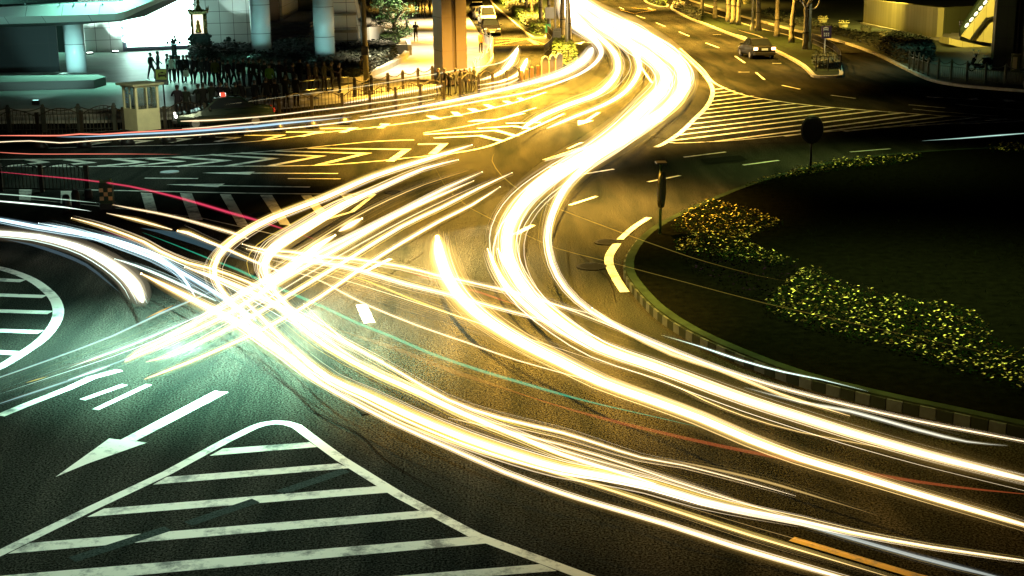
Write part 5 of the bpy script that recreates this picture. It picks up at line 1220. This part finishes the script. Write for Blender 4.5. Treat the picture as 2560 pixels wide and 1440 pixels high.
# round traffic disc signs on the roundabout rim
def disc(label, px, py_, ytop, zd, R, turn, dark):
    A = G(px, py_, .24); root = empty("disc_sign", A, turn); tag(root, label, "sign", None); H = up(A, ytop)-.24
    m = MB(); m.tube([(0, 0, -.02), (0, 0, H-.12)], .045, 10); m.build("pole", mat("pole_green", (.05, .10, .02), .5) if not dark else BLACK, root, smooth=True)
    m = MB(); zc = H*zd; n = 32; vs = [(R*.92*math.cos(6.2832*k/n), y, zc+R*1.12*math.sin(6.2832*k/n)) for y in (-.09, .03) for k in range(n)]
    m.add(vs, [tuple(range(n)), tuple(range(2*n-1, n-1, -1))]+[(k, (k+1) % n, n+(k+1) % n, n+k) for k in range(n)]); d_ = m.build("disc", mat("disc_dark", (.02, .02, .022), .5), root)
    m = MB(); m.tube([(R*.93*math.cos(6.2832*k/n), -.02, zc+R*1.13*math.sin(6.2832*k/n)) for k in range(n+1)], .035, 6, cap=False); m.build("rim", mat("disc_rim", (.14, .10, .015), .4) if not dark else BLACK, d_, smooth=True)
    m = MB(); m.box((0, 0, H-.06), (.42, .30, .04), .3); m.box((0, 0, H-.12), (.05, .05, .12)); m.build("solar_panel", BLACK, root)
disc("edge on disc sign with a small solar panel, beside the white kerb arc", 1650, 584, 401, .60, .46, math.radians(74), False)
disc("black disc sign facing the camera, silhouetted against the striped hatch", 2026, 424, 292, .76, .43, math.radians(8), True)

# ------------------------------------------------------------------ shrine and altar stands
GOLD = mat("dark_gilding", (.16, .13, .04), .35, metal=.6, var=.8, vscale=6); GOLDB = mat("bright_gilding", (.75, .55, .12), .3, metal=.8); STO = mat("shrine_stone", (.03, .05, .04), .7, var=.5, vscale=5, bump=.6, bscale=12)
A = G(503, 143, PLZ); sh = empty("shrine", A, .12); tag(sh, "ornate dark gilded shrine with a lit niche and upturned roof corners", "shrine"); z = lambda y: up(A, y)-PLZ
m = MB()
for (w_, a_, b_) in ((1.75, 143, 128), (1.55, 128, 122), (1.8, 122, 118), (1.35, 118, 108), (1.6, 108, 104), (1.25, 104, 96), (1.45, 96, 88), (1.2, 88, 84)): m.box((0, 0, (z(a_)+z(b_))/2), (w_, w_, z(b_)-z(a_)))
for k in range(60):
    rnd_ = random.Random(k); m.ball((rnd_.choice([-1, 1])*rnd_.uniform(.3, .85), -rnd_.uniform(.3, .8), z(rnd_.uniform(88, 122))), rnd_.uniform(.06, .14), n=6, m=4)
m.build("pedestal", STO, sh)
for q in ((-.45, -.45), (.45, -.45), (-.45, .45), (.45, .45)): m = MB(); m.lathe((q[0]*1.05, q[1]*1.05, 0), [(.10, z(84)), (.07, z(70)), (.11, z(60)), (.07, z(50)), (.10, z(34))], 10); m.build("column", GOLD, sh, smooth=True)
m = MB(); m.box((0, .12, (z(84)+z(34))/2), (.86, .5, z(34)-z(84)-.02)); m.box((.42, 0, (z(84)+z(34))/2), (.12, .9, z(34)-z(84)-.02)); m.build("back_wall", GOLD, sh)
m = MB(); m.box((-.04, -.16, (z(83)+z(36))/2), (.72, .04, z(36)-z(83))); m.build("lit_niche", glow_mat((1, .92, .7), 1.6), sh)
m = MB(); m.lathe((-.04, -.30, z(82)), [(.20, 0), (.24, .12), (.15, .35), (.17, .55), (.10, .68), (.12, .82), (.02, .98)], 10); m.build("seated_figure", GOLDB, sh, smooth=True)
m = MB(); m.box((0, 0, z(31)), (1.35, 1.35, z(28)-z(34))); m.box((0, 0, z(26)), (1.05, 1.05, z(23)-z(28)), taper=.7); rf = m.build("roof", GOLD, sh)
for sx in (-1, 1):
    for sy in (-1, 1): m = MB(); m.tube([(sx*.5, sy*.5, z(29)), (sx*.66, sy*.66, z(25)), (sx*.70, sy*.70, z(15))], [.12, .08, .01], 6); m.build("roof_horn", GOLD, rf)
m = MB(); m.lathe((0, 0, z(24)), [(.3, 0), (.1, .35), (.14, .5), (.02, 1.1)], 8); m.build("spire", GOLD, rf)
m = MB()
for yy in (42, 50, 68, 75, 79): m.ball((.52, -.50, z(yy)), .07, n=6, m=4)
m.build("gilt_ornament", GOLDB, sh)
for lb, x, yb, yt, w_ in (("dark altar stand with flowers in front of the screen, left of the shrine", 437, 148, 100, 1.0), ("dark altar stand with flowers at the right of the shrine", 576, 138, 96, .8)):
    A = G(x, yb, PLZ); root = empty("altar_stand", A); tag(root, lb, "altar stand", "altar stands by the shrine"); H = up(A, yt)-PLZ
    m = MB(); m.lathe((0, 0, 0), [(.38, 0), (.36, .2), (.20, .3), (.17, H*.7), (.26, H*.76), (.26, H*.8)], 12); m.build("pedestal", STO, root)
    m = MB(); m.box((0, 0, H*.80), (w_*1.3, .5, .06)); m.build("tray", STEEL, root)
    m = MB(); rr = random.Random(int(x))
    for k in range(16): m.ball((rr.gauss(0, .16)*w_, rr.gauss(0, .1), H*.84+abs(rr.gauss(0, .18))), rr.uniform(.06, .12), n=6, m=4)
    for q in (-.45, .45): m.ball((q*w_, 0, H*.88), .1, n=7, m=5)
    m.build("flowers", STO, root)

# ------------------------------------------------------------------ planters along the yellow wall
PLW = mat("planter_rim", (.46, .46, .26), .6)
for i, (x, y, fl) in enumerate(((1866, 10, 0), (2057, 57, 1), (2109, 68, 0), (2165, 82, 2), (2214, 97, 0), (2263, 114, 3))):
    A = G(x, y, .16); root = empty("planter", A); tag(root, f"low round planter of flowers beside the yellow wall, {ords[i]} from the left", "planter", "round planters in the dark planting")
    m = MB(); m.lathe((0, 0, 0), [(.38, 0), (.46, .36), (.56, .40), (.56, .46), (.46, .46)], 18); m.build("bowl", PLW, root, smooth=False)
    rr = random.Random(i+9); m = MB()
    for k in range(120): a = rr.uniform(0, 6.28); q = .5*math.sqrt(rr.random()); leafy(m, q*math.cos(a), q*math.sin(a), .47+rr.uniform(0, .22), .14, rr, rr.choice([0, 1, 1]))
    m.build("flowers", [LV[0], mat("planter_bloom", (.55, .55, .30) if fl != 2 else (.25, .10, .06), .5)], root)

# ================================================================== people
SKIN = mat("skin", (.16, .10, .07), .5); HAIR = mat("hair", (.015, .012, .01), .5)
def make_body(pose, seed=0):
    """one continuous skinned body mesh, 1.68 m tall, feet at z=0, facing -Y"""
    sw = pose.get('step', 0.0); ar = pose.get('arm', (0.0, 0.0)); lean = pose.get('lean', 0.0)
    V = {'pel': (0, 0, .92), 'wai': (0, -.01-lean*.3, 1.06), 'che': (0, -lean*.6, 1.26), 'nk': (0, -lean, 1.42), 'hd0': (0, -lean-.01, 1.50), 'hd1': (0, -lean-.015, 1.60),
         'sR': (.17, -lean*.9, 1.37), 'sL': (-.17, -lean*.9, 1.37), 'hR': (.09, 0, .88), 'hL': (-.09, 0, .88),
         'kR': (.10, -sw*.5-.02, .49), 'aR': (.11, -sw*.5+.02+abs(sw)*.1, .09), 'tR': (.12, -sw*.5-.13, .03),
         'kL': (-.10, sw*.4-.02, .49), 'aL': (-.11, sw*.6+.02, .09), 'tL': (-.12, sw*.6-.13, .03)}
    for sd, sx, a in (('R', 1, ar[0]), ('L', -1, ar[1])):
        V['e'+sd] = (sx*(.22+.02*abs(a)), -lean-.04-.18*a, 1.11+.06*abs(a)); V['w'+sd] = (sx*(.22-.10*abs(a)), -lean-.10-.42*a, .89+.42*abs(a)); 
        x, y, z = V['w'+sd]; V['p'+sd] = (x-.01*sx, y-.04, z-.05-.0*a)
        for fi in range(4): V['f%d%s' % (fi, sd)] = (x-.01*sx, y-.07+.025*fi, z-.13+.008*abs(fi-1))
        V['th'+sd] = (x-.03*sx, y-.09, z-.07)
    E = [('pel', 'wai'), ('wai', 'che'), ('che', 'nk'), ('nk', 'hd0'), ('hd0', 'hd1'), ('che', 'sR'), ('che', 'sL'), ('sR', 'eR'), ('eR', 'wR'), ('sL', 'eL'), ('eL', 'wL'), ('wR', 'pR'), ('wL', 'pL'),
         ('pel', 'hR'), ('pel', 'hL'), ('hR', 'kR'), ('kR', 'aR'), ('aR', 'tR'), ('hL', 'kL'), ('kL', 'aL'), ('aL', 'tL')]
    for sd in 'RL': E += [('p'+sd, 'f%d%s' % (fi, sd)) for fi in range(4)]+[('w'+sd, 'th'+sd)]
    R_ = {'pel': .135, 'wai': .125, 'che': .15, 'nk': .055, 'hd0': .085, 'hd1': .095, 'sR': .075, 'sL': .075, 'eR': .05, 'eL': .05, 'wR': .03, 'wL': .03, 'pR': .03, 'pL': .03, 'hR': .10, 'hL': .10, 'kR': .065, 'kL': .065, 'aR': .045, 'aL': .045, 'tR': .035, 'tL': .035}
    names = list(V); me = bpy.data.meshes.new("skeleton"); me.from_pydata([V[k] for k in names], [(names.index(a), names.index(b)) for a, b in E], [])
    ob = bpy.data.objects.new("skeleton", me); C.objects.link(ob); sk = ob.modifiers.new("s", 'SKIN'); sb = ob.modifiers.new("ss", 'SUBSURF'); sb.levels = 1; sb.render_levels = 1
    ly = me.skin_vertices[0].data
    for i, k in enumerate(names): r = R_.get(k, .010); ly[i].radius = (r, r*(.78 if k in ('che', 'wai', 'pel') else 1)); ly[i].use_root = (k == 'pel')
    dg = bpy.context.evaluated_depsgraph_get(); dg.update(); res = bpy.data.meshes.new_from_object(ob.evaluated_get(dg)); bpy.data.objects.remove(ob); bpy.data.meshes.remove(me)
    return res
def dress(me, coat, trousers, shoes, hairlen=1.50, skirt=False, lean=0.0):
    m2 = me.copy(); m2.materials.clear()
    for q in (SKIN, HAIR, coat, trousers, shoes): m2.materials.append(q)
    for p in m2.polygons:
        c = p.center; mi = 2
        if c.z > 1.45: mi = 1 if (c.z > 1.60 or c.y > -lean+.0) and c.z > hairlen else 0
        elif c.z < .09: mi = 4
        elif c.z < .86 and abs(c.x) < .19: mi = 3
        p.material_index = mi
        if abs(c.x) > .1 and c.z < .92 and c.z > .70 and abs(c.x) > .17: p.material_index = 0
        p.use_smooth = True
    # nose, ears and brow
    bm_ = bmesh.new(); bm_.from_mesh(m2)
    bm_.to_mesh(m2); bm_.free()
    return m2
cl = lambda n, c: mat("cloth_"+n, c, .85, var=.2, vscale=8)
BLK_, NAVY, GRY, WHT, PURP, OLV, ORG, DGN = cl("black", (.003, .003, .0035)), cl("navy", (.006, .007, .012)), cl("grey", (.02, .022, .024)), cl("white", (.60, .66, .62)), cl("purple", (.010, .005, .012)), cl("olive", (.05, .06, .006)), cl("orange", (.75, .12, .04)), cl("dark_green", (.006, .011, .006))
poses = [dict(), dict(step=.35, arm=(.3, -.3)), dict(arm=(1.0, 1.0), lean=.02), dict(arm=(.9, 0), step=.1), dict(step=-.3, arm=(-.3, .3), lean=.03)]
bods = [make_body(p) for p in poses]
SHO = mat("shoe", (.015, .015, .015), .5)
PCACHE = {}
def person(label, px, py_, coat, tr, bi=0, rz=0.0, h=1.68, z0=PLZ, group=None, hair=1.50):
    key = (bi, coat.name, tr.name, hair)
    if key not in PCACHE: PCACHE[key] = dress(bods[bi], coat, tr, SHO, hair, lean=poses[bi].get('lean', 0))
    A = G(px, py_, z0); o = bpy.data.objects.new("person", PCACHE[key]); C.objects.link(o); o.location = A; o.rotation_euler = (0, 0, rz); k = h/1.68; o.scale = (k, k, k)
    tag(o, label, "person", group)
    hm = MB(); ln = poses[bi].get('lean', 0); hm.ball((0, -ln+.012, 1.615), .105, n=10, m=7, sq=(.92, 1.0, .92)); ho = hm.build("hair", HAIR, o, smooth=True)
    fm = MB(); fm.tube([(0, -ln-.11, 1.585), (0, -ln-.128, 1.555), (0, -ln-.105, 1.548)], .012, 5); fm.ball((.036, -ln-.098, 1.585), .011, n=6, m=4); fm.ball((-.036, -ln-.098, 1.585), .011, n=6, m=4); fm.box((0, -ln-.096, 1.515), (.05, .02, .012)); fm.build("face_features", SKIN, o)
    return o
grp = "people waiting on the plaza"
person("person in a white jacket, standing on the plaza above the taxi sign", 431, 208, WHT, BLK_, 2, .3, group=grp)
person("person in a pale shirt close behind the white jacket", 443, 206, WHT, NAVY, 0, -.2, h=1.62, group=grp)
person("person in black, arm stretched towards the left, at the left end of the crowd", 422, 204, BLK_, BLK_, 3, 1.4, group=grp)
person("dim walking figure on the bright plaza, leftmost of the crowd", 380, 200, GRY, GRY, 1, 1.2, group=grp)
person("dim figure with a bag walking on the plaza, second from the left", 397, 196, NAVY, NAVY, 4, 1.5, group=grp)
person("person in black holding a white bag at the left part of the crowd", 462, 208, BLK_, BLK_, 0, .2, group=grp)
A = G(470, 208, PLZ); m = MB(); m.box((0, 0, .62), (.34, .16, .38), taper=.85); m.tube([(-.1, 0, .80), (0, 0, .95), (.1, 0, .80)], .012, 6); tag(m.build("shopping_bag", WHT, loc=(A.x, A.y-.35, A.z), bevel=.01), "white shopping bag carried in the crowd", "bag")
person("person in an olive yellow jacket in the middle of the crowd", 541, 218, OLV, BLK_, 0, .1, group=grp)
rr = random.Random(21); cols = [BLK_, NAVY, PURP, GRY, DGN, BLK_, PURP]
row1 = [(452, 209), (472, 207), (484, 211), (497, 210), (508, 212), (520, 214), (530, 216), (552, 216), (562, 219), (573, 220), (586, 214), (598, 219), (611, 221), (624, 218), (636, 224), (650, 220), (664, 226), (682, 222), (700, 228), (716, 222), (735, 228), (752, 224), (772, 230), (790, 226), (812, 231), (832, 227), (850, 233)]
ORD = ("first second third fourth fifth sixth seventh eighth ninth tenth eleventh twelfth thirteenth fourteenth fifteenth sixteenth seventeenth eighteenth nineteenth twentieth twenty-first twenty-second twenty-third twenty-fourth twenty-fifth twenty-sixth twenty-seventh").split()
CN = {"cloth_black": "black", "cloth_navy": "navy", "cloth_purple": "dark purple", "cloth_grey": "grey", "cloth_dark_green": "dark green"}
def pick(): c = rr.choice(cols); return c
for i, (x, y) in enumerate(sorted(row1)):
    cc_ = pick()
    person(f"{CN[cc_.name]} coated figure in the waiting crowd, {ORD[i]} from the left of the dark row", x, y, cc_, rr.choice([BLK_, NAVY, PURP]), rr.randint(0, 4), rr.uniform(-1.6, 1.6), rr.uniform(1.58, 1.76), group=grp+", dark coats")
for i, (x, y) in enumerate(((448, 300), (468, 298), (500, 293), (512, 294), (533, 290), (553, 288), (570, 290), (592, 286), (604, 284), (640, 280), (668, 276), (690, 275), (716, 270), (742, 268))):
    person(f"dark figure at the kerb of the taxi lane behind the taxi, {ORD[i]} from the left", x, y, rr.choice([BLK_, PURP, DGN]), BLK_, rr.choice([0, 2, 3]), rr.uniform(-.6, .6)+math.pi, rr.uniform(1.58, 1.72), z0=.15, group="dark figures at the kerb of the taxi lane")
person("person in a bright green top in the dark part of the crowd", 676, 236, cl("bright_green", (.06, .16, .01)), BLK_, 0, .4, group=grp)
person("black silhouette standing on the footpath facing away", 1040, 104, BLK_, BLK_, 2, math.pi, h=1.72, z0=.15, hair=1.45)
for i, (x, y, c) in enumerate(((1018, 88, GRY), (1062, 46, GRY), (1046, 44, NAVY), (1055, 40, DGN), (1075, 39, GRY), (1040, 34, BLK_), (1020, 30, GRY), (1052, 20, GRY), (1068, 16, NAVY), (1035, 14, BLK_))):
    person(f"dim far walker on the footpath, {ORD[i]} from the front of the group", x, y, c, NAVY, rr.randint(0, 4), rr.uniform(-3, 3), z0=.15, group="far walkers on the footpath")
person("guard in an orange vest standing on the footpath inside the curved white railing", 1202, 133, ORG, BLK_, 0, .6, h=1.66, z0=.15)
person("dark silhouette standing at the end of the planting bed beside the pole", 906, 210, BLK_, BLK_, 0, 1.0, z0=.15)
for i, (x, y) in enumerate(((1098, 240), (1112, 238), (1124, 240), (1140, 236), (1152, 234), (1163, 236), (1176, 230), (1186, 226))):
    person(f"black figure in the tight group at the pillar foot, {ORD[i]} from the left", x, y, BLK_, BLK_, rr.randint(0, 4), rr.uniform(-3, 3), rr.uniform(1.3, 1.6), z0=.0, group="dark group at the pillar")

# ================================================================== cars
TY = mat("tyre", (.012, .012, .012), .8); RIM = mat("rim", (.5, .5, .5), .3, metal=.8)
def car(label, px, py_, rz, paint, kind='sedan', lamps='off', z0=0.0, L=4.5, Wd=1.74, H=1.42, group=None, rl=None, sign=None, name="parked_car"):
    A = G(px, py_, z0); root = empty(name, A, rz); tag(root, label, "taxi" if name == "taxi" else ("van" if kind == 'van' else "car"), group)
    w2 = Wd/2
    # lower body: cross sections along the length, front at -Y
    prof = [(-L/2, .42, .58, .80), (-L/2+.12, .28, .72, .93), (-L/2+.9, .22, .82, 1.0), (-.75*L/4-.25, .22, .92, 1.0), (0, .22, .93, 1.0), (L/4, .22, .94, 1.0), (L/2-.55, .24, .96, .99), (L/2-.08, .30, .88, .93), (L/2, .42, .70, .82)]
    if kind == 'van': prof = [(-L/2, .42, .75, .85), (-L/2+.15, .28, .90, .96), (-L/2+.7, .22, 1.02, 1.0), (0, .22, 1.05, 1.0), (L/2-.1, .24, 1.05, .98), (L/2, .40, .90, .93)]
    m = MB(); rows = []
    for (y, zl, zh, k) in prof:
        w_ = w2*k; rows.append([(-w_*.90, y, zl), (-w_, y, zl+.14), (-w_, y, zl+(zh-zl)*.62), (-w_*.93, y, zh-.03), (-w_*.6, y, zh), (w_*.6, y, zh), (w_*.93, y, zh-.03), (w_, y, zl+(zh-zl)*.62), (w_, y, zl+.14), (w_*.90, y, zl)])
    n = 10; vs = [v for r_ in rows for v in r_]; fs = []
    for i in range(len(rows)-1):
        for k in range(n): fs.append((i*n+k, (i+1)*n+k, (i+1)*n+(k+1) % n, i*n+(k+1) % n))
    fs += [tuple(range(n)), tuple((len(rows)-1)*n+k for k in range(n-1, -1, -1))]
    m.add(vs, fs, 0); m.build("body", paint, root, smooth=False, bevel=.03)
    # cabin
    if kind == 'van': cb = [(-L/2+.75, 1.0), (-L/2+1.5, H-.04), (-L/2+2.0, H), (L/2-.25, H-.02), (L/2-.06, 1.03)]; zb = 1.0
    else: cb = [(-L*.22, .90), (-L*.08, H-.05), (0.02, H), (L*.17, H-.03), (L*.335, .93)]; zb = .9
    def cab(shr, top_only=False, out=0.0):
        q = MB(); R0 = []
        for (y, zz) in cb:
            t = (zz-zb)/(H-zb); w_ = w2*(.93-.20*t)+out; R0.append([(-w_, y, zz), (w_, y, zz)])
        return R0
    R0 = cab(0); m = MB(); vs = [p for r_ in R0 for p in r_]+[(-w2*.93, cb[0][0], zb-.05), (w2*.93, cb[0][0], zb-.05), (-w2*.93, cb[-1][0], zb-.05), (w2*.93, cb[-1][0], zb-.05)]
    k = len(cb); fs = [(2*i, 2*i+1, 2*i+3, 2*i+2) for i in range(k-1)]; fs += [tuple([2*i for i in range(k-1, -1, -1)]), tuple([2*i+1 for i in range(k)])]
    m.add(vs, fs, 0); cabin = m.build("cabin", paint, root, bevel=.03)
    def pane(pts):
        q = MB(); q.add(pts, [tuple(range(len(pts)))]); return q.build("window", DGLASS, cabin)
    def interp(i, j, t, s_): a, b = Vector(R0[i][s_]), Vector(R0[j][s_]); return a.lerp(b, t)
    for (i, j) in ((0, 1), (k-1, k-2)):
        off = Vector((0, -.012 if i == 0 else .012, .01)); a, b, c_, d_ = interp(i, j, .10, 0), interp(i, j, .10, 1), interp(i, j, .93, 1), interp(i, j, .93, 0)
        sx = Vector((.06, 0, 0)); pane([a+off+sx, b+off-sx, c_+off-sx, d_+off+sx])
    for s_, sg in ((0, -1), (1, 1)):
        off = Vector((sg*.012, 0, .004)); P_ = [Vector(R0[i][s_]) for i in range(k)]; cen = sum(P_, Vector())/k; pts = [p+(cen-p)*.14+off for p in P_]; pane(pts)
    # wheels
    for sx in (-1, 1):
        for yy in (-L*.30, L*.30):
            m = MB(); R_ = .31; q = [(sx*(w2-.20), yy, .31)]; nn = 18
            vs = [(sx*(w2-.2+dx), yy+R_*math.cos(6.2832*a/nn), .31+R_*math.sin(6.2832*a/nn)) for dx in (0, .21) for a in range(nn)]
            m.add(vs, [(a, (a+1) % nn, nn+(a+1) % nn, nn+a) for a in range(nn)]+[tuple(range(nn)), tuple(range(2*nn-1, nn-1, -1))]); wh = m.build("wheel", TY, root)
            m = MB(); vs = [(sx*(w2+.015), yy+.19*math.cos(6.2832*a/nn), .31+.19*math.sin(6.2832*a/nn)) for a in range(nn)]; m.add(vs, [tuple(range(nn))]); m.build("rim", RIM, wh)
    HL = glow_mat((1, .95, .8), 9) if lamps == 'front' else mat("headlamp_glass", (.7, .7, .65), .1, metal=.2)
    TL = glow_mat((1, .50, .22), 9) if lamps == 'rear' else mat("tail_red", (.35, .02, .01), .2)
    for sx in (-1, 1):
        m = MB(); m.ball((sx*w2*.72, -L/2+.07, .64), .15, n=10, m=6, sq=(1.1, .5, .55)); m.build("headlight", HL, root, smooth=True)
        m = MB(); m.box((sx*w2*.76, L/2-.02, .78), (.30, .09, .20)); m.build("tail_light", TL, root, bevel=.02)
        m = MB(); m.box((sx*(w2+.09), -L*.155, .98), (.20, .10, .13)); m.build("mirror", BLACK, root, bevel=.03)
    m = MB(); m.box((0, -L/2+.02, .40), (Wd*.9, .22, .20)); m.build("front_bumper", BLACK, root, bevel=.04)
    m = MB(); m.box((0, L/2-.02, .42), (Wd*.92, .22, .22)); m.build("rear_bumper", BLACK if rl is None else rl, root, bevel=.04)
    m = MB(); m.box((0, -L/2-.01, .60), (.75, .06, .12)); m.build("grille", RIM, root)
    m = MB(); m.box((0, -L/2-.10, .42), (.44, .02, .13)); m.build("number_plate", mat("plate_pale", (.5, .5, .55), .5), root)
    m = MB(); m.box((0, L/2+.03, .74), (.46, .03, .15)); m.build("number_plate", mat("plate_blue", (.35, .45, .75), .4), root)
    if sign:
        m = MB(); m.box((0, .0, H+.09), (.62, .22, .16)); sg_ = m.build("roof_sign", glow_mat((1, .12, .06), 1.0), root, bevel=.03)
        cu = bpy.data.curves.new("lettering", 'FONT'); cu.body = "TAXI"; cu.size = .18; cu.extrude = .006; cu.align_x = 'CENTER'; cu.align_y = 'CENTER'
        to = bpy.data.objects.new("tmp", cu); C.objects.link(to); dg = bpy.context.evaluated_depsgraph_get(); dg.update(); tm = bpy.data.meshes.new_from_object(to.evaluated_get(dg)); bpy.data.objects.remove(to)
        for rzz, xx, yy in ((math.pi/2*sign, .0, 0),):
            for side, rot in (((0, -.125), 0.0), ((0, .125), math.pi)):
                t_ = bpy.data.objects.new("lettering", tm); C.objects.link(t_); t_.parent = sg_; t_.location = (side[0], side[1], H+.09); t_.rotation_euler = (math.pi/2, 0, rot)
        if not tm.materials: tm.materials.append(glow_mat((1, .95, .85), 3))
    return root
PB = mat("black_car_paint", (.015, .015, .018), .2, metal=.2); PS = mat("silver_car_paint", (.45, .45, .43), .3, metal=.6); PW = mat("white_car_paint", (.75, .72, .62), .35); PD = mat("dark_car_paint", (.004, .005, .004), .5, metal=.0, spec=.25)
pg = "cars parked along the side street"
car("black car at the front of the parked row beside the white railing", 1226, 87, .10, PB, lamps='off', H=1.55, L=4.2, group=pg)
car("white van parked behind the black car, second in the row", 1218, 62, .10, PW, 'van', L=4.3, Wd=1.75, H=1.95, group=pg)
car("silver car parked behind the white van, third in the row", 1203, 49, .10, PS, group=pg)
car("silver grey car farthest up the parked row", 1193, 33, .10, mat("grey_car_paint", (.25, .25, .24), .3, metal=.5), group=pg)
car("dark car with glowing tail lights leaving along the right road", 1890, 143, math.pi+.10, PD, lamps='rear', L=4.5, name="driving_car")
car("dark taxi with red roof sign behind the railing, headlights on, at left", 562, 316, -math.radians(74), mat("taxi_paint", (.015, .03, .022), .25, metal=.2), lamps='front', L=4.7, H=1.45, name="taxi", sign=1)
bpy.context.view_layer.update()

# ------------------------------------------------------------------ scooter and bicycle
A = G(2452, 178, .16); root = empty("scooter", A, math.radians(8)); tag(root, "black scooter parked in front of the dark pillar at right", "scooter")
def ring(mb, c, R, r, axis='x', n=22):
    P = []
    for k in range(n+1):
        a = 6.2832*k/n; P.append((c[0]+R*math.cos(a), c[1], c[2]+R*math.sin(a)) if axis == 'y' else (c[0], c[1]+R*math.cos(a), c[2]+R*math.sin(a)))
    mb.tube(P, r, 6, cap=False)
for x in (-.62, .62): m = MB(); ring(m, (x, 0, .27), .22, .055, 'y'); wh = m.build("wheel", TY, root, smooth=True); m = MB(); m.lathe((x, 0, .27), [(.05, -.02), (.05, .02)], 8); m.build("hub", RIM, wh)
m = MB(); m.tube([(-.66, 0, .42), (-.50, 0, .75), (-.40, 0, 1.05)], [.10, .14, .07], 8); m.tube([(-.45, 0, .38), (.1, 0, .30), (.35, 0, .42)], [.14, .16, .14], 8); m.ball((.42, 0, .58), .30, n=12, m=7, sq=(1.3, .6, .75)); m.build("body", PB, root, smooth=True)
m = MB(); m.ball((.32, 0, .82), .2, n=10, m=6, sq=(1.8, .8, .4)); m.build("seat", BLACK, root, smooth=True)
m = MB(); m.tube([(-.36, -.32, 1.08), (-.40, 0, 1.05), (-.36, .32, 1.08)], .025, 6); m.build("handlebar", BLACK, root); 
for q in (-.3, .3): m = MB(); m.tube([(-.38, q, 1.08), (-.42, q*1.2, 1.28)], .012, 5); m.ball((-.42, q*1.2, 1.32), .07, n=8, m=5); m.build("mirror", STEEL, root, smooth=True)
m = MB(); m.ball((-.52, 0, .95), .10, n=8, m=5); m.ball((-.5, -.2, .86), .04, n=6, m=4); m.build("headlight", mat("headlamp_glass", (.7, .7, .65), .1), root, smooth=True)
A = G(2474, 174, .16); root = empty("bicycle", A, math.radians(10)); tag(root, "dark bicycle behind the scooter, rear wheel showing against the pillar", "bicycle")
for x in (-.5, .5): m = MB(); ring(m, (x, 0, .34), .33, .02, 'y', 30); wh = m.build("wheel", TY, root); m = MB(); [m.tube([(x, 0, .34), (x+.32*math.cos(a*.785), 0, .34+.32*math.sin(a*.785))], .004, 3) for a in range(8)]; m.build("spokes", RIM, wh)
m = MB()
for a, b in (((-.5, .34), (-.38, .9)), ((-.4, .78), (.05, .3)), ((.05, .3), (.2, .85)), ((-.4, .8), (.17, .74)), ((.05, .3), (.5, .34)), ((.18, .72), (.5, .34))): m.tube([(a[0], 0, a[1]), (b[0], 0, b[1])], .018, 6)
m.build("frame", PB, root)
m = MB(); m.ball((.2, 0, .88), .1, n=8, m=5, sq=(1.3, .7, .4)); m.build("saddle", BLACK, root); m = MB(); m.tube([(-.42, -.25, .95), (-.38, 0, .92), (-.42, .25, .95)], .015, 6); m.build("handlebar", STEEL, root)
